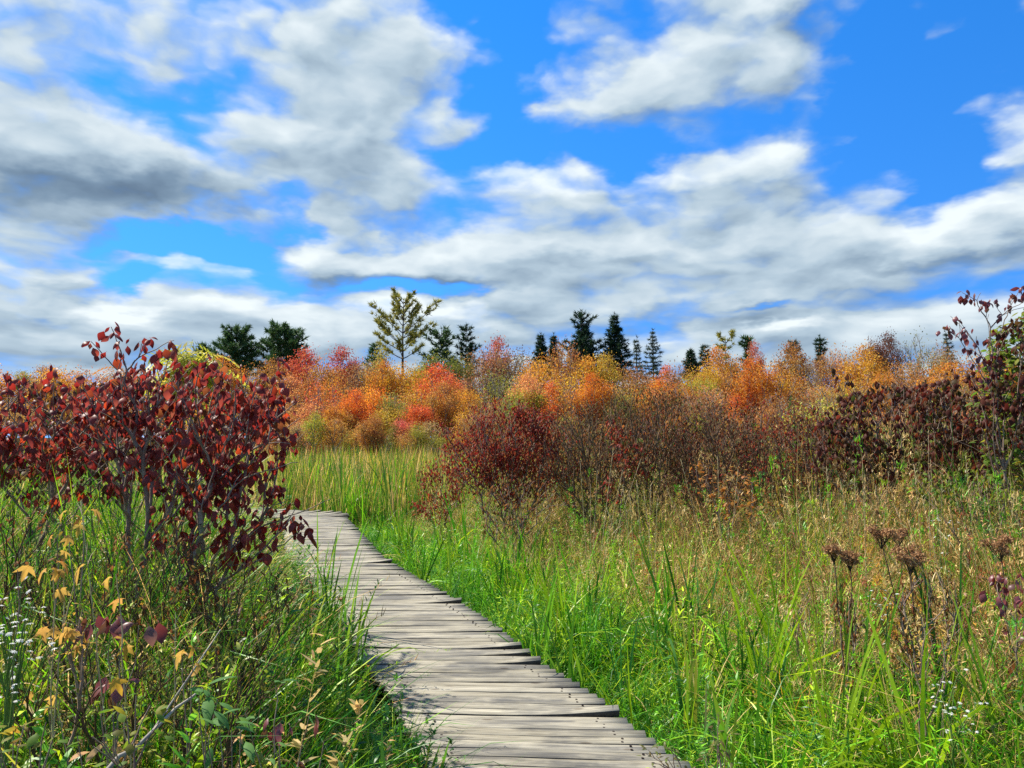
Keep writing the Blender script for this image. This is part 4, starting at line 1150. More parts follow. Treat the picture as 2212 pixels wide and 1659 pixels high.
# ------------------------------------------------------------------ the autumn wood
def crown_mesh(seed, H=8.0, bare=.28, width=5.0, n_t=320, per=34, leaf=.15, sparse=0.0, top='round', multi=1):
    """trunk with limbs and a loose crown of leaf-sized faces; returns two meshes"""
    rng = np.random.default_rng(seed)
    q = rng.normal(0, 1, (n_t, 3)); q /= np.linalg.norm(q, axis=1, keepdims=True)
    q *= (rng.random(n_t) ** .45)[:, None]
    # lumps: pull points to a few limb ends so the outline is uneven with gaps
    lobes = rng.normal(0, 1, (9, 3)); lobes /= np.linalg.norm(lobes, axis=1, keepdims=True); lobes *= rng.uniform(.5, .95, (9, 1))
    i = np.argmin(np.linalg.norm(q[:, None] - lobes[None], axis=2), 1)
    q = q * .62 + lobes[i] * .38
    zc, zr = H * (bare + (1 - bare) / 2), H * (1 - bare) / 2
    if top == 'cone': q[:, :2] *= (1.15 - .6 * (q[:, 2:3] * .5 + .5))
    t = np.stack([q[:, 0] * width / 2, q[:, 1] * width / 2, zc + q[:, 2] * zr], 1)
    roots = np.stack([rng.normal(0, .25, multi), rng.normal(0, .25, multi), np.zeros(multi) - .2], 1) * (1 if multi > 1 else 0) + [0, 0, -.3]
    tr = []
    for k in range(multi):
        lean = rng.normal(0, .05, 2)
        tr += [(roots[k, 0] + lean[0] * z * 1.2 + rng.normal(0, .04), roots[k, 1] + lean[1] * z + rng.normal(0, .04), z) for z in np.linspace(.4, H * .82, 14)]
    nodes, par, rid, where = skeleton(roots, np.concatenate([np.array(tr), t]), rng, .3, 3)
    t = nodes[where[len(tr):]]
    bm, _ = branch_meshes(nodes, par, rid, rng, .011, .46, .17, .05, split=False, sides=4)
    g = Geo()
    keep = rng.random(n_t) >= sparse
    tt = t[keep]
    n = len(tt) * per
    pos = np.repeat(tt, per, 0) + rng.normal(0, 1, (n, 3)) * [.40, .40, .30]
    tw = np.repeat(rng.random(len(tt)), per)
    s = rng.uniform(.6, 1.25, n) * leaf
    a = rng.normal(0, 1, (n, 3)); a[:, 2] *= .6; a /= np.linalg.norm(a, axis=1, keepdims=True)
    b = np.cross(a, rng.normal(0, 1, (n, 3))); b /= np.linalg.norm(b, axis=1, keepdims=True)
    a, b = a * s[:, None] * .5, b * s[:, None] * .34
    v = np.stack([pos - a, pos + b, pos + a, pos - b], 1).reshape(-1, 3)
    g.add(v, quads=np.arange(n * 4).reshape(-1, 4), var=np.repeat(np.clip(.6 * rng.random(n) + .4 * tw, 0, 1), 4))
    return bm[None].mesh('trunk'), g.mesh('crown')
PROTO = {}
for k, kw in enumerate([dict(), dict(width=4.2, bare=.36, multi=1), dict(width=6.2, bare=.22), dict(sparse=.35, per=20, multi=2), dict(sparse=.55, per=14, width=4.5, multi=2), dict(width=3.6, bare=.3, n_t=220, per=22),
                        dict(width=5.6, bare=.12, n_t=320), dict(width=4.6, bare=.4, sparse=.15, multi=2), dict(width=3.4, bare=.45, n_t=160, per=20), dict(sparse=.8, per=8, width=4.4, n_t=380, multi=3)]):
    PROTO[k] = crown_mesh(200 + k, **kw)
    PROTO[k][1].materials.append(FOLIAGE)
    PROTO[k][0].materials.append(BARK_GREY)
TREE_COL = {'crimson': (.50, .028, .045), 'red': (.62, .06, .035), 'scarlet': (.72, .10, .03), 'orange red': (.68, .155, .025), 'orange': (.62, .20, .03), 'amber': (.62, .27, .035), 'golden': (.55, .31, .045),
            'salmon': (.62, .22, .10), 'rust': (.40, .14, .045), 'russet': (.34, .15, .07), 'tan': (.40, .27, .11), 'yellow green': (.34, .33, .035), 'lime': (.28, .32, .035), 'olive': (.20, .22, .04), 'mossy green': (.12, .19, .03), 'pink red': (.58, .10, .09),
            'brown': (.22, .12, .06), 'maroon': (.13, .035, .03), 'grey green': (.26, .27, .14), 'copper': (.50, .19, .06)}
# landmark conifers used to say where a tree stands: px of each
MARKS = [(507, 'the round dark pine'), (612, 'the broad dark pine'), (868, 'the lone yellow pine'), (955, 'the twin mid pines'), (1182, 'the two small dark spruces'), (1258, 'the tallest dark fir'), (1330, 'the tidy pointed spruce'), (1413, 'the slim grey spruce'),
         (1510, 'the two low firs'), (1571, 'the forked yellow pine'), (1617, 'the tufted pine'), (1777, 'the lone tufted conifer'), (1928, 'the maroon oak'), (2055, 'the thin grey spruce')]
used_labels = set()
def tree_label(colname, px, py_top, Y, kindword):
    d = sorted(MARKS, key=lambda m_: abs(m_[0] - px))
    row = 'front row' if Y < 57 else ('middle row' if Y < 68 else 'back row')
    for mk in d[:4]:
        off = px - mk[0]
        side = 'in front of' if abs(off) < 22 else ('left of' if off < 0 else 'right of')
        for mod in ('', 'just ', 'well ', 'far '):
            if mod and side == 'in front of': continue
            if mod == 'just ' and abs(off) > 70: continue
            if mod in ('well ', 'far ') and abs(off) < 60: continue
            lab = '%s %s, %s, %s%s %s' % (colname, kindword, row, mod, side, mk[1])
            if lab not in used_labels:
                used_labels.add(lab); return lab
    lab = '%s %s %s, top at a gap in the row' % (colname, kindword, row)
    used_labels.add(lab); return lab
def tree(px, top, width, Y, colname, proto, rng, kindword='tree', name='autumn_tree', mossy=False):
    p = at(px, 945, Y); x = float(p[0])
    gz = float(ground_z(x, Y))
    H = float(at(px, top, Y)[2]) - gz
    w = width * Y / FPX
    pw = [5.0, 4.2, 6.2, 5, 4.5, 3.6, 5.6, 4.6, 3.4, 4.4][proto]
    o = thing(name, tree_label(colname, px, top, Y, kindword), 'tree', (x, Y, gz), 'autumn trees of the wood')
    o.rotation_euler = (0, 0, rng.random() * 2 * pi)
    s = w / (pw * 1.02)
    o.scale = (s, s, H / 7.5)
    c = np.array(TREE_COL[colname]) * .82 + np.array([.56, .18, .03]) * .14
    c = c * rng.uniform(.88, 1.12) * [1, rng.uniform(.9, 1.12), 1]
    t = link('trunk', PROTO[proto][0], None, o)
    f = link('crown', PROTO[proto][1], None, o)
    f.color = (*c, 1)
    return o
r = np.random.default_rng(77)
TREES = [  # px, top, width, depth, colour, shape
 (655, 768, 80, 72, 'crimson', 0), (738, 766, 74, 73, 'crimson', 0), (697, 764, 84, 66, 'copper', 6), (780, 782, 70, 70, 'russet', 3), (808, 775, 70, 72, 'tan', 3), (866, 774, 96, 68, 'amber', 2), (822, 790, 60, 66, 'orange', 0), (820, 752, 46, 84, 'yellow green', 5),
 (948, 748, 84, 84, 'mossy green', 6), (905, 772, 60, 74, 'yellow green', 6), (1000, 755, 50, 86, 'olive', 6), (1072, 743, 60, 84, 'pink red', 0), (1050, 752, 90, 74, 'russet', 3), (1105, 752, 90, 75, 'brown', 4), (1080, 800, 90, 68, 'olive', 4), (1130, 756, 60, 82, 'grey green', 4),
 (792, 824, 96, 55, 'orange red', 2), (765, 850, 60, 53, 'scarlet', 0), (939, 802, 90, 60, 'red', 0), (970, 815, 60, 64, 'pink red', 0), (690, 856, 96, 53, 'salmon', 6), (640, 850, 70, 56, 'rust', 3), (610, 870, 70, 53, 'salmon', 3), (839, 880, 64, 52, 'golden', 1), (870, 850, 70, 60, 'copper', 3),
 (905, 878, 66, 52, 'red', 7), (978, 862, 72, 54, 'orange', 0), (1010, 845, 60, 58, 'amber', 7), (1010, 880, 60, 51, 'amber', 3), (1045, 860, 60, 56, 'tan', 4), (745, 890, 60, 52, 'copper', 7), (870, 905, 46, 50, 'pink red', 1), (720, 880, 50, 51, 'orange', 7), (640, 905, 60, 50, 'salmon', 4), (590, 910, 60, 50, 'rust', 4),
 (760, 925, 56, 48, 'lime', 3), (942, 935, 56, 47, 'yellow green', 3), (700, 930, 60, 47, 'golden', 3), (830, 935, 50, 47, 'olive', 4), (1000, 925, 60, 48, 'amber', 3), (650, 935, 60, 46, 'salmon', 4), (880, 930, 50, 47, 'copper', 3),
 (1180, 762, 110, 70, 'orange', 2), (1220, 735, 66, 68, 'copper', 3), (1160, 790, 90, 64, 'amber', 3), (1134, 825, 84, 57, 'yellow green', 6), (1192, 825, 48, 56, 'scarlet', 5), (1225, 800, 80, 60, 'amber', 4), (1266, 786, 80, 66, 'amber', 0), (1309, 780, 70, 66, 'golden', 0), (1250, 840, 90, 56, 'copper', 4), (1300, 830, 80, 56, 'orange', 3),
 (1352, 792, 76, 68, 'rust', 3), (1385, 795, 60, 70, 'russet', 3), (1438, 800, 46, 72, 'scarlet', 0), (1414, 805, 60, 66, 'rust', 4), (1467, 790, 76, 70, 'russet', 3), (1360, 840, 80, 58, 'amber', 3), (1420, 840, 90, 58, 'copper', 3), (1480, 830, 90, 58, 'rust', 4),
 (1524, 778, 90, 66, 'amber', 2), (1510, 800, 76, 62, 'yellow green', 6), (1560, 765, 76, 72, 'orange', 0), (1600, 765, 84, 76, 'mossy green', 6), (1633, 752, 40, 80, 'pink red', 0), (1540, 830, 74, 58, 'salmon', 4), (1587, 855, 46, 54, 'scarlet', 5), (1590, 800, 90, 64, 'copper', 3), (1633, 790, 76, 62, 'orange red', 0),
 (1660, 785, 84, 66, 'orange', 3), (1719, 756, 70, 72, 'rust', 0), (1700, 800, 84, 62, 'orange', 3), (1745, 775, 60, 70, 'tan', 4), (1780, 765, 56, 74, 'russet', 3), (1810, 756, 70, 72, 'copper', 3), (1850, 770, 70, 70, 'amber', 3), (1880, 762, 76, 68, 'amber', 0), (1770, 830, 90, 58, 'tan', 4), (1680, 850, 84, 56, 'rust', 4),
 (1840, 820, 90, 60, 'golden', 3), (1900, 800, 90, 62, 'copper', 4), (1960, 780, 84, 66, 'copper', 3), (1928, 733, 56, 84, 'maroon', 0), (1896, 744, 40, 82, 'maroon', 7), (1986, 730, 74, 86, 'grey green', 9), (2020, 750, 80, 76, 'tan', 4), (2047, 746, 56, 80, 'rust', 3), (1960, 840, 90, 57, 'orange', 3), (2040, 800, 110, 62, 'orange', 0),
 (2110, 770, 100, 68, 'copper', 3), (2180, 775, 110, 66, 'orange', 0), (2260, 780, 110, 66, 'amber', 3), (2340, 770, 110, 68, 'rust', 0), (2430, 775, 120, 66, 'orange', 2),
 (590, 792, 76, 66, 'rust', 0), (545, 795, 70, 66, 'copper', 3), (480, 785, 76, 66, 'orange', 0), (440, 790, 66, 70, 'scarlet', 3), (390, 805, 80, 66, 'tan', 4), (330, 800, 90, 66, 'copper', 3), (260, 805, 80, 68, 'russet', 3), (190, 800, 90, 68, 'salmon', 3), (120, 810, 90, 66, 'amber', 0), (50, 812, 90, 66, 'copper', 4),
 (-30, 800, 100, 66, 'orange', 0), (-120, 795, 110, 66, 'rust', 2), (-220, 800, 110, 66, 'amber', 3),
 (560, 850, 90, 58, 'salmon', 3), (470, 860, 100, 56, 'amber', 3), (370, 860, 110, 56, 'orange', 4), (260, 870, 110, 56, 'rust', 3), (150, 870, 110, 56, 'golden', 3), (40, 870, 110, 56, 'copper', 3),
]
rr_ = np.random.default_rng(5)
for (px, tp, w, Y, cn, pr) in TREES:
    tree(px, tp + (3 if w < 70 else 0), w * 1.34, Y, cn, pr, rr_, {3: 'thin tree', 4: 'sparse tree', 5: 'narrow tree', 6: 'bushy tree', 7: 'slender tree', 8: 'slender tree', 9: 'nearly bare tree'}.get(pr, 'full crowned tree'))
# low scrub along the foot of the wood
SC = ['salmon', 'olive', 'amber', 'rust', 'tan', 'copper', 'yellow green', 'orange', 'golden', 'russet', 'salmon', 'copper']
k = 0
for px in np.arange(560, 2300, 42):
    cn = SC[int(rr_.integers(len(SC)))]
    Y = rr_.uniform(46, 52)
    tree(px + rr_.uniform(-14, 14), rr_.uniform(885, 925), rr_.uniform(56, 80), Y, cn, int(rr_.choice([3, 7, 8, 7, 1])), rr_, 'scrub tree', 'scrub_tree')

MIXC = ['orange', 'rust', 'copper', 'orange red', 'salmon', 'amber', 'russet', 'red', 'tan', 'olive']
for q in range(46):
    px = 560 + (q + rr_.uniform(0, 1)) * 1700 / 46
    Y = rr_.uniform(53, 66)
    tree(px, rr_.uniform(815, 880), rr_.uniform(70, 110), Y, MIXC[int(rr_.integers(len(MIXC)))], int(rr_.choice([0, 2, 3, 3, 4, 7])), rr_, 'spreading tree')
for px in np.arange(-150, 2500, 62):
    cn = SC[int(rr_.integers(len(SC)))]
    tree(px + rr_.uniform(-18, 18), rr_.uniform(800, 835), rr_.uniform(84, 120), rr_.uniform(78, 90), cn, int(rr_.choice([0, 2, 6, 3])), rr_, 'low tree', 'autumn_tree')

# ------------------------------------------------------------------ conifers standing above the wood
NEEDLE = {}
def needle_mat(name, a, b):
    m, T = new_mat(name)
    v = attr(T, 'var')
    c = T.mix(v, a, b)
    return finish(m, T, leafy_bsdf(T, c, .55, .25, .25, 1.2))
N_DARK = needle_mat('dark_needles', (.012, .035, .018), (.04, .085, .03))
N_PINE = needle_mat('pine_needles', (.025, .07, .025), (.10, .18, .04))
N_YELLOW = needle_mat('yellowing_needles', (.16, .18, .03), (.48, .42, .07))
N_GREY = needle_mat('grey_needles', (.04, .07, .05), (.10, .14, .09))
def tufts(g, rng, pos, up, size, k=9, spread=.7):
    n = len(pos)
    p = np.repeat(pos, k, 0); u = np.repeat(up, k, 0)
    d = u + rng.normal(0, spread, (n * k, 3)); d /= np.linalg.norm(d, axis=1, keepdims=True)
    s = np.repeat(np.broadcast_to(size, (n,)), k) * rng.uniform(.6, 1.2, n * k)
    sd = np.cross(d, rng.normal(0, 1, (n * k, 3))); sd /= np.linalg.norm(sd, axis=1, keepdims=True)
    v = np.stack([p - sd * s[:, None] * .09, p + sd * s[:, None] * .09, p + d * s[:, None]], 1).reshape(-1, 3)
    g.add(v, tris=np.arange(n * k * 3).reshape(-1, 3), var=np.repeat(np.clip(.55 * rng.random(n * k) + .45 * np.repeat(rng.random(n), k), 0, 1), 3))
def conifer(label, px, top, width, Y, style, mat, seed, name='conifer'):
    rng = np.random.default_rng(seed)
    x = float(at(px, 945, Y)[0]); gz = float(ground_z(x, Y))
    H = float(at(px, top, Y)[2]) - gz
    R = width * Y / FPX / 2
    o = thing(name, label, 'conifer', (x, Y, gz), 'conifers above the autumn wood')
    tg, cg = Geo(), Geo()
    tr = np.array([(rng.normal(0, .05), rng.normal(0, .05), z) for z in np.linspace(-.3, H, 12)])
    tube(tg, tr, np.linspace(.26, .03, 12) * H / 16, 6)
    pos, up, sz = [], [], []
    z = max(float(at(px, {'open': 775, 'fork': 775}.get(style, 815), Y)[2]) - gz, H * .2)
    z0 = z
    while z < H * .985:
        f = (z - z0) / (H - z0)
        if style in ('spruce', 'sparse'):
            L, rise, nb = R * (1 - f) ** .9 * rng.uniform(.8, 1.1) + .12, -.25 + .5 * f, 6 if style == 'spruce' else 4
        elif style == 'pine':
            L, rise, nb = R * (1 - f) ** .5 * rng.uniform(.4, 1.25) + .15, .2 + .55 * f, 4
        elif style == 'round':
            L, rise, nb = R * np.sqrt(max(1 - f ** 1.7, .03)) * rng.uniform(.6, 1.16), .22 + .55 * f, 4
        elif style == 'open':
            L, rise, nb = (R * (1.38 - .62 * f) * rng.uniform(.6, 1.08) if f < .74 else R * .46), .40 + .5 * f, 3
        elif style == 'tuft':
            L, rise, nb = R * (rng.uniform(.7, 1.0) if f > .72 else rng.uniform(.2, .8)), .3, 4
        else:
            L, rise, nb = R * (f * .9 + .25), .85, 4
        a0 = rng.random() * 2 * pi
        for b in range(nb):
            a = a0 + b * 2 * pi / nb + rng.normal(0, .3)
            l = L * rng.uniform(.7, 1.08)
            n = 6
            t = np.linspace(0, 1, n)
            if style in ('spruce', 'sparse'): cz = rise * t + .2 * t ** 2
            elif style == 'open': cz = rise * t + .25 * t ** 2
            else: cz = rise * t ** 1.5
            P = np.stack([np.cos(a) * l * t + rng.normal(0, .03, n), np.sin(a) * l * t + rng.normal(0, .03, n), z + cz * l], 1)
            P[0, :2] = 0
            tube(tg, P, np.linspace(.06, .014, n) * (H / 16), 4)
            m = max(3, int(l * {'spruce': 10, 'pine': 9, 'round': 11, 'open': 11, 'tuft': 10, 'fork': 9, 'sparse': 7}[style]))
            lo = {'open': .42, 'pine': .3, 'fork': .35, 'round': .3}.get(style, .1)
            ff = rng.uniform(lo, 1.03, m)
            c = np.stack([np.interp(ff, t, P[:, i]) for i in range(3)], 1)
            off = (.13 * l * (1.1 - .6 * ff) if style != 'open' else .06 * l + 0 * ff)[:, None]
            c += np.stack([rng.normal(0, 1, m), rng.normal(0, 1, m), rng.normal(.1, .16, m)], 1) * off
            pos.append(c)
            outw = np.array([np.cos(a), np.sin(a), 0])
            up.append(np.tile(outw * .8 + [0, 0, {'spruce': .0, 'sparse': .0, 'open': .8}.get(style, .5)], (m, 1)))
            sz.append(np.full(m, {'spruce': .5, 'pine': .6, 'round': .62, 'open': .6, 'tuft': .6, 'fork': .6, 'sparse': .45}[style]))
        z += H * {'spruce': .020, 'pine': .036, 'round': .026, 'open': .040, 'tuft': .03, 'fork': .07, 'sparse': .03}[style] * rng.uniform(.75, 1.3)
    pos.append(tr[-3:] + rng.normal(0, .05, (3, 3))); up.append(np.tile([0, 0, 1.], (3, 1))); sz.append(np.full(3, .5))
    tufts(cg, rng, np.concatenate(pos), np.concatenate(up), np.concatenate(sz), 9 if style != 'round' else 10)
    link('trunk', tg.mesh('trunk'), BARK_DARK, o)
    link('crown', cg.mesh('crown'), mat, o)
    return o
conifer('round dark pine, left one of the pair above the red shrub', 505, 712, 124, 96, 'round', N_PINE, 301, 'pine_tree')
conifer('broad dark pine with ragged upswept boughs, right one of the pair above the red shrub', 602, 704, 116, 95, 'round', N_PINE, 302, 'pine_tree')
conifer('pine leaning against the right side of the broad dark pine', 640, 716, 66, 94, 'pine', N_PINE, 303, 'pine_tree')
conifer('small pine top peeping out left of the round dark pine', 430, 752, 34, 98, 'round', N_DARK, 304, 'pine_tree')
conifer('lone tall pine with thin yellowing needles and bare limbs', 868, 648, 128, 92, 'open', N_YELLOW, 305, 'pine_tree')
conifer('low bushy pine left of the lone yellow pine', 806, 746, 48, 94, 'pine', N_PINE, 306, 'pine_tree')
conifer('left one of the two mid pines right of the lone yellow pine', 952, 710, 96, 95, 'pine', N_PINE, 307, 'pine_tree')
conifer('right one of the two mid pines right of the lone yellow pine', 1006, 708, 84, 95, 'pine', N_DARK, 308, 'pine_tree')
conifer('small dark spruce left of the tallest fir', 1168, 720, 50, 97, 'spruce', N_DARK, 309, 'spruce_tree')
conifer('smaller spruce top touching the left side of the tallest fir', 1197, 722, 36, 98, 'spruce', N_DARK, 310, 'spruce_tree')
conifer('tallest dark fir with a ragged crown and long boughs', 1258, 671, 112, 93, 'pine', N_DARK, 311, 'fir_tree')
conifer('lower dark fir boughs filling under the tallest fir', 1264, 700, 84, 93.6, 'spruce', N_DARK, 318, 'fir_tree')
conifer('tidy pointed dark spruce right of the tallest fir', 1330, 680, 90, 92, 'spruce', N_DARK, 312, 'spruce_tree')
conifer('thin spruce between the pointed spruce and the slim grey spruce', 1377, 730, 40, 95, 'sparse', N_GREY, 313, 'spruce_tree')
conifer('slim grey spruce at the right end of the dark group', 1413, 714, 66, 93, 'sparse', N_GREY, 314, 'spruce_tree')
conifer('low fir with a pointed top left in the gap of the tree line', 1495, 756, 44, 98, 'spruce', N_DARK, 315, 'fir_tree')
conifer('low fir with a flat top right in the gap of the tree line', 1525, 748, 36, 99, 'pine', N_DARK, 316, 'fir_tree')
conifer('forked pale yellow pine top spreading like a V', 1571, 732, 60, 96, 'fork', N_YELLOW, 317, 'pine_tree')
conifer('tufted dark pine right of the forked yellow pine', 1617, 728, 34, 94, 'tuft', N_PINE, 319, 'pine_tree')
conifer('dull green conifer top above the rust tree', 1719, 738, 36, 95, 'pine', N_GREY, 321, 'pine_tree')
conifer('lone tufted conifer with a dark round head', 1777, 728, 30, 95, 'tuft', N_DARK, 322, 'pine_tree')
conifer('thin grey spruce behind the maroon branches on the right', 2055, 716, 52, 96, 'sparse', N_GREY, 323, 'spruce_tree')

# ------------------------------------------------------------------ small plants near the walk
L_WHITE = leaf_mat('white_petals', [(0, (.80, .79, .76)), (1, (.72, .72, .66))], .6, .3, .2, None, .1, 1.0)
L_CATTAIL = leaf_mat('cattail_blade', [(0, (.05, .16, .012)), (.5, (.10, .27, .015)), (.8, (.18, .33, .02)), (1, (.34, .34, .04))], .38, .45, .4, None, .25, 1.4, 6)
def gz_(x, y): return float(ground_z(x, y))
def star_shape(rad, n=9, seed=0):
    rg = np.random.default_rng(seed); V, T_ = [(0, 0, .003)], []
    for k in range(n):
        a = 2 * pi * k / n + rg.normal(0, .1); w = .26
        l = rad * rg.uniform(.85, 1.1)
        b = len(V)
        V += [(cos(a - w) * l * .6, sin(a - w) * l * .6, .001), (cos(a) * l, sin(a) * l, -.001), (cos(a + w) * l * .6, sin(a + w) * l * .6, .001)]
        T_ += [(0, b, b + 1), (0, b + 1, b + 2)]
    return np.array(V), np.zeros((0, 4), int), np.array(T_)
STAR = [star_shape(.011, 9, k) for k in range(3)]
LANCE = [leaf_shape(.085, .026, -20, 35, .3, .1, 5, peak=.35), leaf_shape(.10, .034, -10, 50, .3, .1, 5, peak=.35), leaf_shape(.07, .026, -30, 20, .25, .1, 5, peak=.35)]
def plant(name, label, cat, tg, shapes, lm, seed, Y, **k):
    tg = np.asarray(tg); c = tg.mean(0)
    k.setdefault('rmax', .006); k.setdefault('r_tip', .0014); k.setdefault('stems', 3); k.setdefault('spread', .04); k.setdefault('solo', 80)
    return shrub(name, label, cat, (c[0] + k.pop('dx', 0), c[1] + k.pop('dy', .03)), tg, shapes, lm, seed, **k)
r = np.random.default_rng(303)
G = 'young maples with yellow drooping leaves in the left thicket'
plant('maple_sapling', 'maple sapling with a bunch of large yellow drooping leaves, the fullest in the left thicket', 'sapling', pts_at([(115, 1225, 2.30), (140, 1222, 2.31), (168, 1225, 2.33), (108, 1245, 2.30), (150, 1238, 2.32)]), MAPLE, L_YELLOW, 401, 2.55, per=(2, 3), size=(.62, .9), group=G, stem_mat=STRAW, stems=1)
plant('maple_sapling', 'maple sapling with orange leaf cluster below the lower red shrub', 'sapling', pts_at([(112, 1178, 2.45), (124, 1172, 2.45)]), MAPLE, L_YELLOW, 402, 2.7, per=(2, 3), size=(.62, .85), group=G, stems=1)
plant('maple_sapling', 'maple sapling with gold leaves, topmost of the yellow ones', 'sapling', pts_at([(160, 1110, 2.75), (150, 1128, 2.75), (178, 1115, 2.75)]), MAPLE, L_YELLOW, 403, 3, per=(2, 3), size=(.65, .9), group=G, stems=1)
plant('maple_sapling', 'maple sapling with a single folded yellow leaf near the left border', 'sapling', pts_at([(38, 1232, 2.25), (44, 1245, 2.25)]), MAPLE, L_YELLOW, 404, 2.5, per=(1, 1), size=(.62, .85), group=G, stems=1)
plant('maple_sapling', 'maple sapling with pale yellow leaves on a straw stem, right of the fullest bunch', 'sapling', pts_at([(250, 1240, 2.35), (262, 1248, 2.35), (270, 1285, 2.35), (264, 1300, 2.35)]), MAPLE, L_YELLOW, 405, 2.6, per=(1, 2), size=(.6, .8), group=G, stems=2, stem_mat=STRAW)
plant('maple_sapling', 'maple sapling with two torn orange leaves in the lower thicket', 'sapling', pts_at([(392, 1405, 2.25), (418, 1412, 2.25), (405, 1420, 2.25)]), MAPLE, L_YELLOW, 406, 2.5, per=(1, 2), size=(.6, .8), group=G, stems=1)
plant('maple_sapling', 'maple sapling with a flat yellow leaf lowest in the left thicket', 'sapling', pts_at([(232, 1468, 2.10), (250, 1475, 2.10)]), MAPLE, L_YELLOW, 407, 2.35, per=(1, 1), size=(.6, .8), group=G, stems=1)
plant('wine_sapling', 'sapling with long wine red drooping leaves amid the left thicket', 'sapling', pts_at([(260, 1330, 2.45), (285, 1345, 2.45), (240, 1335, 2.46), (205, 1330, 2.5), (215, 1345, 2.5), (300, 1350, 2.45)]), VIB, L_PURPLE, 408, 2.45, per=(2, 4), size=(.75, 1.0), stems=1)
plant('wine_sapling', 'withered brown leaf bunch on a thin stem beside the cattail blades', 'sapling', pts_at([(588, 1575, 2.5), (605, 1570, 2.5), (615, 1590, 2.5), (668, 1545, 2.6), (672, 1555, 2.6)]), VIB + CURLED, L_PURPLE, 409, 2.5, per=(2, 4), size=(.6, .9), stems=1)
GREENSTEM = plain_mat('green_stem', (.12, .20, .04), .6, .3, 20)
AG = 'white aster plants'
plant('aster', 'white aster covered in tiny flowers at the left border', 'aster', np.concatenate([blob_targets(r, 45, 1300, 2.4, 45, 50, .1, 13), blob_targets(r, 60, 1370, 2.3, 60, 45, .1, 10)]), STAR, L_WHITE, 411, 2.4, per=(1, 2), size=(.8, 1.2), scatter_r=.015, group=AG, leaf_name='flower', leaf_tilt=.3, stem_mat=GREENSTEM)
plant('aster', 'low white aster below the other one at the left border', 'aster', blob_targets(r, 40, 1400, 2.2, 70, 30, .1, 22), STAR, L_WHITE, 412, 2.2, per=(1, 2), size=(.8, 1.2), scatter_r=.015, group=AG, leaf_name='flower', leaf_tilt=.3, stem_mat=GREENSTEM)
plant('aster', 'white aster in the lush grass at the lower right', 'aster', np.concatenate([blob_targets(r, 2070, 1500, 3.4, 45, 60, .1, 14), blob_targets(r, 2060, 1560, 3.3, 50, 20, .1, 12)]), STAR, L_WHITE, 413, 3.4, per=(1, 2), size=(.7, 1.1), scatter_r=.02, group=AG, leaf_name='flower', leaf_tilt=.3, stem_mat=GREENSTEM)
plant('aster', 'small white aster beside the dried flower heads on the right', 'aster', blob_targets(r, 1905, 1300, 4.2, 30, 22, .1, 12), STAR, L_WHITE, 414, 4.2, per=(1, 2), size=(.9, 1.4), scatter_r=.02, group=AG, leaf_name='flower', leaf_tilt=.3, stem_mat=GREENSTEM)
plant('aster', 'far white aster in the meadow grass under the maroon shrub', 'aster', blob_targets(r, 2045, 1135, 5.6, 40, 20, .1, 12), STAR, L_WHITE, 415, 5.6, per=(1, 2), size=(.9, 1.4), scatter_r=.02, group=AG, leaf_name='flower', leaf_tilt=.3, stem_mat=GREENSTEM)
SG = 'broad leaved green weeds in the lower left'
plant('weed', 'green weed with three broad pointed leaves below the thicket', 'weed', pts_at([(450, 1500, 2.2), (430, 1495, 2.2), (470, 1510, 2.2), (440, 1520, 2.2)]), LANCE, L_SPRIG, 421, 2.2, per=(2, 3), size=(.8, 1.1), group=SG, stems=1)
plant('weed', 'green weed with paired leaves lowest by the cattail blades', 'weed', pts_at([(470, 1560, 2.1), (500, 1575, 2.1), (520, 1570, 2.1), (455, 1590, 2.1)]), LANCE, L_SPRIG, 422, 2.1, per=(2, 4), size=(.6, .9), group=SG, stems=2)
plant('weed', 'green weed with small pale leaves right of the fallen branch', 'weed', pts_at([(600, 1500, 2.4), (595, 1480, 2.4), (530, 1540, 2.3), (720, 1620, 2.5), (700, 1600, 2.5)]), LANCE, L_SPRIG, 423, 2.4, per=(2, 4), size=(.5, .8), group=SG, stems=2)
plant('weed', 'broad leaved green weed with yellowing leaves at the lower left', 'weed', np.concatenate([blob_targets(r, 240, 1580, 1.95, 90, 50, .1, 10), blob_targets(r, 330, 1520, 2.05, 60, 40, .1, 6)]), FLAT, L_GREEN, 424, 2, per=(1, 3), size=(.35, .6), group=SG, stems=3)
plant('weed', 'broad leaved green weed in the lower left corner', 'weed', blob_targets(r, 60, 1590, 1.85, 70, 50, .1, 10), FLAT, L_GREEN, 425, 1.85, per=(1, 3), size=(.35, .55), group=SG, stems=3)
plant('weed', 'brownish willowy weed hanging over the lower right corner of the boardwalk', 'weed', np.concatenate([blob_targets(r, 1440, 1640, 3.35, 50, 30, .1, 16), blob_targets(r, 1540, 1600, 3.4, 40, 60, .1, 16)]), LANCE, leaf_mat('willow_leaf', [(0, (.10, .14, .02)), (.6, (.16, .11, .03)), (1, (.14, .20, .03))], .5), 426, 3.4, per=(2, 4), size=(.35, .55), group=None, stems=3, dx=.10)
# goldenrod-like tufts of gold leaves
plant('yellow_weed', 'weed with small golden leaves in the grass at the lower right', 'weed', blob_targets(r, 2010, 1430, 3.6, 40, 90, .12, 40), LANCE, L_YELLOW, 431, 3.6, per=(1, 3), size=(.22, .4), stems=4)
plant('yellow_weed', 'feathery golden weed between the yellow maple leaves and the fallen branch', 'weed', blob_targets(r, 165, 1370, 2.4, 25, 60, .06, 30), LANCE, L_YELLOW, 432, 2.4, per=(1, 3), size=(.15, .3), stems=2)

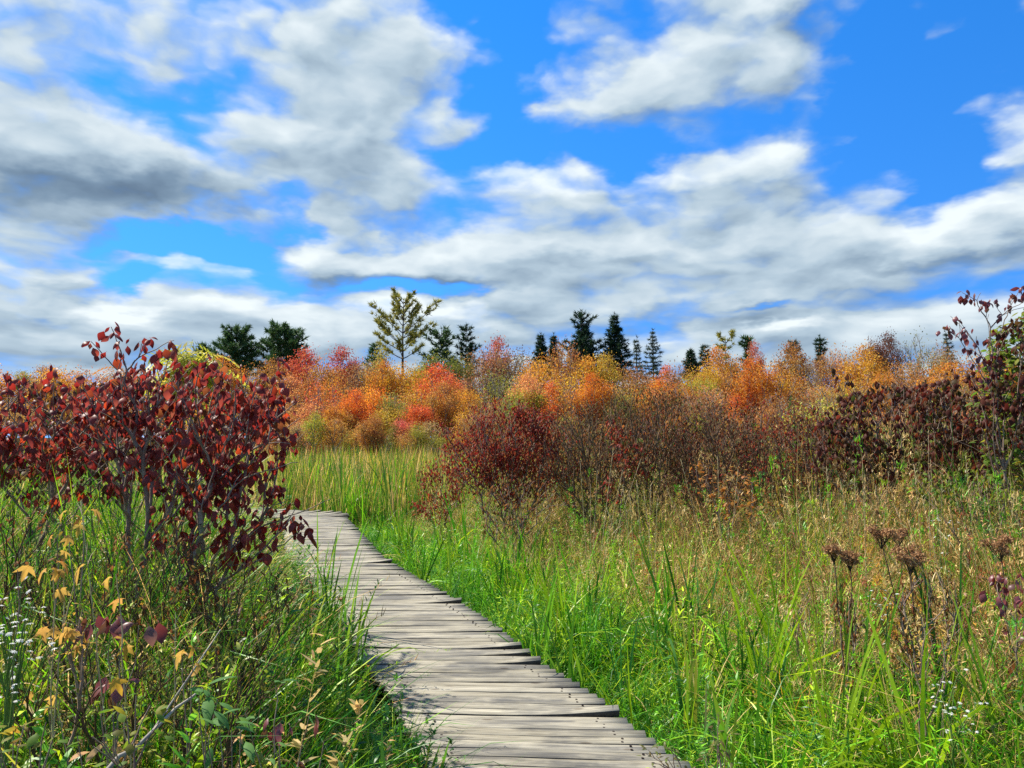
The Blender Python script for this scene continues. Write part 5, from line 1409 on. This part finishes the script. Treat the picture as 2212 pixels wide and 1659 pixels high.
# twiggy half-dead bushes in the left thicket
DARKTWIG = plain_mat('dark_twig', (.13, .085, .05), .85, .5, 20, spec=.05)
TG = 'twiggy half dead bushes in the left thicket'
for q, (lab, tg, Y, lm, sz_) in enumerate([
    ('twiggy brown bush under the tip of the red shrub, close to the boardwalk', np.concatenate([blob_targets(r, 520, 1290, 3.5, 120, 110, .3, 120), blob_targets(r, 430, 1350, 3.3, 120, 70, .3, 50)]), 3.5, L_BROWN, (.4, .8)),
    ('twiggy brown bush beneath the middle of the red shrub', np.concatenate([blob_targets(r, 330, 1230, 3.4, 120, 110, .3, 120)]), 3.4, L_BROWN, (.4, .8)),
    ('twiggy bush with olive leaves behind the yellow maple leaves', np.concatenate([blob_targets(r, 170, 1250, 3.2, 120, 110, .3, 110)]), 3.2, L_GREEN, (.35, .6)),
    ('twiggy brown bush at the left border above the asters', np.concatenate([blob_targets(r, 20, 1200, 3.0, 100, 110, .3, 80)]), 3.0, L_BROWN, (.4, .8)),
    ('low leafy bush with small dull green leaves right of the fallen branch', np.concatenate([blob_targets(r, 470, 1480, 2.7, 130, 90, .25, 110)]), 2.7, L_GREEN, (.3, .55)),
    ('low twiggy bush with dull leaves over the broad leaved weeds', np.concatenate([blob_targets(r, 200, 1450, 2.5, 150, 80, .25, 100)]), 2.5, L_GREEN, (.3, .55))]):
    plant('twiggy_bush', lab, 'bush', tg, SMALL + CURLED if lm is L_BROWN else SMALL, lm, 450 + q, Y, per=(1, 4), size=sz_, stems=9, spread=.2, group=TG, extra_twigs=110, inner=.6, stem_mat=DARKTWIG, r_tip=.0011, rmax=.006, solo=40, leafless=.25)

# dried flower heads on tall stems
HEAD = leaf_mat('dried_florets', [(0, (.20, .09, .04)), (.5, (.38, .20, .09)), (1, (.52, .32, .15))], .8, .25, .1, None, .3)
def dried_flower(label, px, py, Y, w, seed, lean=0):
    rg = np.random.default_rng(seed)
    top = at(px, py, Y); x, y = top[0] + lean, Y + rg.normal(0, .05); gz = gz_(x, y)
    o = thing('dried_flower', label, 'dried flower', (x, y, gz), 'dried brown flower heads in the meadow')
    H = top[2] - gz
    t = np.linspace(0, 1, 9)
    P = np.stack([(top[0] - x) * t ** 1.4 + rg.normal(0, .006, 9), rg.normal(0, .006, 9), H * t], 1); P[-1] = [top[0] - x, 0, H]
    g = Geo(); tube(g, P, np.linspace(.006, .003, 9), 5); link('stem', g.mesh('stem'), DEAD, o)
    R = w * Y / FPX / 2
    g, f = Geo(), Geo()
    n = 30
    nc = 5
    ca, cq = np.arange(nc) * 2 * pi / nc + rg.normal(0, .5, nc), rg.uniform(.3, .8, nc) * R
    cz = rg.normal(0, .25, nc) * R
    ci = rg.integers(0, nc, n)
    a, q = rg.random(n) * 2 * pi, np.sqrt(rg.random(n)) * R * .45
    e = np.stack([P[-1][0] + cq[ci] * np.cos(ca[ci]) + q * np.cos(a), cq[ci] * np.sin(ca[ci]) + q * np.sin(a), H + .02 + cz[ci] + R * .3 * (1 - (q / (R * .45)) ** 2) + rg.normal(0, .008, n)], 1)
    s0 = np.tile(P[-1], (n, 1)) - [0, 0, .05]
    frusta(g, s0, e, .0015, .001, 3); link('flower_stalks', g.mesh('flower_stalks'), DEAD, o)
    m = n * 34
    c = np.repeat(e, 34, 0) + rg.normal(0, 1, (m, 3)) * [R * .17, R * .17, R * .11]
    d1 = rg.normal(0, 1, (m, 3)); d1 /= np.linalg.norm(d1, axis=1, keepdims=True)
    d2 = np.cross(d1, rg.normal(0, 1, (m, 3))); d2 /= np.linalg.norm(d2, axis=1, keepdims=True)
    sz = rg.uniform(.004, .010, (m, 1))
    f.add(np.stack([c - d1 * sz, c + d2 * sz * .6, c + d1 * sz, c - d2 * sz * .6], 1).reshape(-1, 3), quads=np.arange(m * 4).reshape(-1, 4), var=np.repeat(rg.random(m), 4))
    fh = link('flower_head', f.mesh('flower_head'), HEAD, o)
    shp = [leaf_shape(.11, .03, 40, 150, 1.0, .05, 5, curl=.4), leaf_shape(.09, .026, 60, 140, 1.1, .05, 5, curl=.5)]
    ms = []
    for s in shp:
        g = Geo(); g.add(s[0], quads=s[1], tris=s[2], var=0.0); me = g.mesh('leaf'); me.materials.append(L_BROWN); ms.append(me)
    for k in range(16):
        fz = rg.uniform(.30, .84)
        l = link('leaf', ms[k % 2], None, o)
        l.location = [float(np.interp(fz, t, P[:, i])) for i in range(3)]
        l.rotation_euler = (rg.normal(0, .3), rg.normal(0, .3), rg.random() * 6.28); s = rg.uniform(.6, 1.2); l.scale = (s, s, s)
dried_flower('tallest tan dried flower head on a leaning stem', 1893, 1165, 4.4, 60, 501, .22)
dried_flower('flat brown dried flower head, leftmost of its kind', 1802, 1200, 4.4, 52, 502, .08)
dried_flower('small tan dried flower head just right of the leftmost one', 1838, 1217, 4.4, 44, 503, .0)
dried_flower('dark brown dried flower head above a wider tan one', 1958, 1203, 4.5, 50, 504, .08)
dried_flower('wide tan dried flower head below the dark brown one', 1978, 1228, 4.3, 54, 505, .05)
dried_flower('bushy brown dried flower head near the right border', 2165, 1195, 4.4, 58, 506, .05)
dried_flower('faint brown dried flower head behind the dark brown one', 1938, 1165, 5.0, 36, 507, .05)
DG = 'dead brown weeds under the dried flower heads'
plant('dead_weed', 'dead brown weed with fine withered leaves between the dried flower stems', 'weed', np.concatenate([blob_targets(r, 2010, 1330, 4.2, 70, 110, .2, 120), blob_targets(r, 1990, 1420, 4.1, 60, 50, .2, 40)]), CURLED, L_BROWN, 511, 4.2, per=(2, 5), size=(.35, .7), stems=7, spread=.12, scatter_r=.02, group=DG, solo=40, extra_twigs=60)
plant('dead_weed', 'dark dead weed stalk left of the dead brown weed', 'weed', blob_targets(r, 1830, 1370, 4.3, 26, 110, .1, 36), CURLED, L_BROWN, 512, 4.3, per=(1, 4), size=(.6, 1.1), stems=2, group=DG, solo=60)
plant('dead_weed', 'dead weed with purplish leaves at the right border', 'weed', blob_targets(r, 2190, 1290, 4.2, 50, 60, .15, 24), VIB, L_PURPLE, 513, 4.2, per=(1, 3), size=(.5, .8), stems=3, group=DG, solo=50)
plant('dead_weed', 'straw brown weed clump at the meadow edge', 'weed', blob_targets(r, 1780, 1330, 4.9, 90, 60, .3, 60), CURLED, leaf_mat('bleached_leaf', [(0, (.42, .29, .13)), (1, (.58, .44, .22))], .6), 514, 4.9, per=(2, 5), size=(.4, .8), stems=6, spread=.15, scatter_r=.03, group=DG, solo=30)

# sword-leaved cattail plants along the walk
def cattail(label, x, y, n, hmin, hmax, seed, lean=0.0, w=(.016, .024)):
    rg = np.random.default_rng(seed); gz = gz_(x, y)
    o = thing('cattail_plant', label, 'cattail', (x, y, gz), 'cattail plants along the boardwalk')
    for k in range(n):
        g = Geo()
        bend = rg.uniform(2, 18) if rg.random() < .72 else rg.uniform(50, 130)
        blades(g, rg, np.array([[rg.normal(0, .05), rg.normal(0, .05), -.04]]), np.array([rg.random() * 2 * pi]), np.array([rg.uniform(hmin, hmax)]), np.array([rg.uniform(*w)]),
               np.array([radians(rg.uniform(1, 14))]), np.array([radians(bend)]), 8, 2.2, .9, var=0.0, prof=.3)
        link('blade', g.mesh('blade'), L_CATTAIL, o)
def by_left(y, s): return float(left_x(y)) - s
def by_right(y, s): return float(right_x(y)) + s
for k, (lab, x, y, n, a, b) in enumerate([
    ('tall cattail clump at the left edge of the boardwalk beside the red shrub tip', by_left(6.3, .18), 6.3, 9, .8, 1.3),
    ('cattail clump left of the boardwalk just below the red shrub tip', by_left(5.5, .20), 5.5, 8, .6, 1.0),
    ('cattail clump in the shade where the lifted boards begin, left side', by_left(4.9, .22), 4.9, 10, .7, 1.1),
    ('dark cattail clump left of the boardwalk above the bottom group', by_left(4.35, .35), 4.35, 10, .7, 1.1),
    ('broad dark cattail clump at the bottom, left of the boardwalk', by_left(3.4, .40), 3.4, 12, .6, 1.0),
    ('cattail clump with bent blades leaning on the boardwalk at the bottom', by_left(3.2, .20), 3.2, 10, .45, .8),
    ('small cattail clump at the very bottom left of the boardwalk', by_left(2.7, .30), 2.7, 9, .5, .8),
    ('cattail clump hidden deepest in the thicket shade', by_left(4.1, .65), 4.1, 9, .8, 1.2),
    ('dark cattail clump touching the right edge by the lifted boards', by_right(5.3, .14), 5.3, 9, .5, .85),
    ('cattail clump right of the boardwalk behind the lifted boards', by_right(6.1, .25), 6.1, 10, .6, .95),
    ('cattail clump on the right where the boardwalk narrows in view', by_right(8.2, .3), 8.2, 9, .6, 1.0),
    ('cattail clump near the bend on the right side', by_right(10.8, .35), 10.8, 8, .6, 1.0),
    ('pale cattail clump in the lush grass right of the boardwalk', by_right(4.6, .45), 4.6, 10, .6, .95),
    ('long bladed cattail clump at the lower right of the boardwalk', by_right(3.9, .30), 3.9, 9, .5, .9),
    ('cattail clump in the middle of the lush grass', by_right(4.4, 1.3), 4.4, 10, .7, 1.1),
    ('cattail clump in front of the dried flower heads', by_right(3.7, 1.5), 3.7, 9, .7, 1.05),
    ('cattail clump at the bottom right corner', by_right(3.2, 1.25), 3.2, 9, .6, .95),
    ('tall dark cattail tuft in front of the reed bed by the bend', wx(850, 16.2), 16.2, 16, 1.4, 2.0),
    ('cattail tuft at the bend left of the tall dark one', wx(745, 16.5), 16.5, 14, 1.3, 1.8)]):
    cattail(lab, x, y, n + (7 if k < 8 else 0), a * 1.12, b * 1.15, 600 + k, w=(.018, .028) if k < 17 else (.03, .04))

# fans of tall straw stems standing out of the meadow
def straw_fan(label, base_px, tops, Y, seed):
    rg = np.random.default_rng(seed)
    b = at(*base_px, Y); b[2] = gz_(b[0], b[1])
    o = thing('straw_grass', label, 'straw grass', b, 'fans of tall straw stems in the meadow')
    for (tx, ty) in tops:
        e = at(tx, ty, Y + rg.normal(0, .1)) - b
        t = np.linspace(0, 1, 9)[:, None]
        s = rg.normal(0, .04, 3) * [1, 1, 0]
        P = s * (1 - t) + e * t + np.array([0, 0, .10]) * np.sin(t * pi) * (abs(e[0]) + .05) + [0, 0, -.03]
        g = Geo(); tube(g, P, np.linspace(.0040, .0012, 9) * max(.6, Y / 7), 4)
        q = 14; f = rg.uniform(.80, 1, q)
        pos = np.stack([np.interp(f, t[:, 0], P[:, i]) for i in range(3)], 1)
        blades(g, rg, pos, rg.random(q) * 2 * pi, rg.uniform(.02, .06, q), np.full(q, .004), np.radians(rg.uniform(5, 40, q)), np.radians(rg.uniform(0, 40, q)), 2)
        link('stalk', g.mesh('stalk'), STRAW, o)
straw_fan('straw stems in front of the bare brown thicket, nearly upright', (1280, 1200), [(1253, 990), (1290, 1010), (1325, 960), (1385, 985), (1275, 1040), (1345, 1010)], 8.5, 701)
straw_fan('straw stems fanning out left of the meadow centre', (1395, 1290), [(1345, 1040), (1360, 1060), (1375, 1030), (1390, 1050), (1405, 1040), (1420, 1070), (1310, 1090)], 7.2, 702)
straw_fan('two leaning straw stems beside the rust bush', (1560, 1200), [(1470, 985), (1550, 980), (1595, 1000), (1440, 1050)], 7.8, 703)
straw_fan('straw stems leaning left under the maroon shrub', (1800, 1220), [(1690, 1060), (1745, 1040), (1770, 1050), (1720, 1080), (1785, 1000), (1660, 1110)], 6.5, 704)
straw_fan('tall straw stems in front of the maroon shrub', (1880, 1200), [(1862, 975), (1868, 1010), (1845, 1020), (1920, 1010), (1815, 1030)], 6.3, 705)
straw_fan('very tall straw stem pair before the dark maroon shrub', (2005, 1200), [(2005, 925), (2010, 985), (1975, 1000), (2035, 1030)], 5.9, 706)
straw_fan('straw stems leaning left at the right border', (2170, 1230), [(2085, 975), (2110, 1010), (2130, 1040), (2060, 1050), (2150, 1030), (2190, 1050)], 5.4, 707)
straw_fan('straw stems arching left over the dried flower heads', (2080, 1260), [(1930, 1080), (1960, 1110), (1990, 1060), (2020, 1070), (1900, 1140)], 5.2, 708)
straw_fan('thin straw stem crossing the left thicket', (330, 1660), [(175, 1060), (100, 1380), (380, 1300)], 2.3, 709)

# grey branch lying slanted in the left thicket
g = Geo()
A, B = at(150, 1650, 1.95) - [0, 0, .10], at(440, 1435, 2.3) - [0, 0, .06]
o = thing('fallen_branch', 'pale grey fallen branch slanting through the lower left thicket', 'branch', A)
t = np.linspace(0, 1, 10)[:, None]
tube(g, (B - A) * t + np.random.default_rng(4).normal(0, .006, (10, 3)), np.linspace(.008, .003, 10), 6)
link('bough', g.mesh('bough'), BARK_GREY, o)
g = Geo(); tube(g, [(B - A) * .6, (B - A) * .75 + [.02, .05, .08], (B - A) * .9 + [.05, .08, .17]], [.003, .0025, .0015], 5)
link('twig', g.mesh('twig'), BARK_GREY, o)
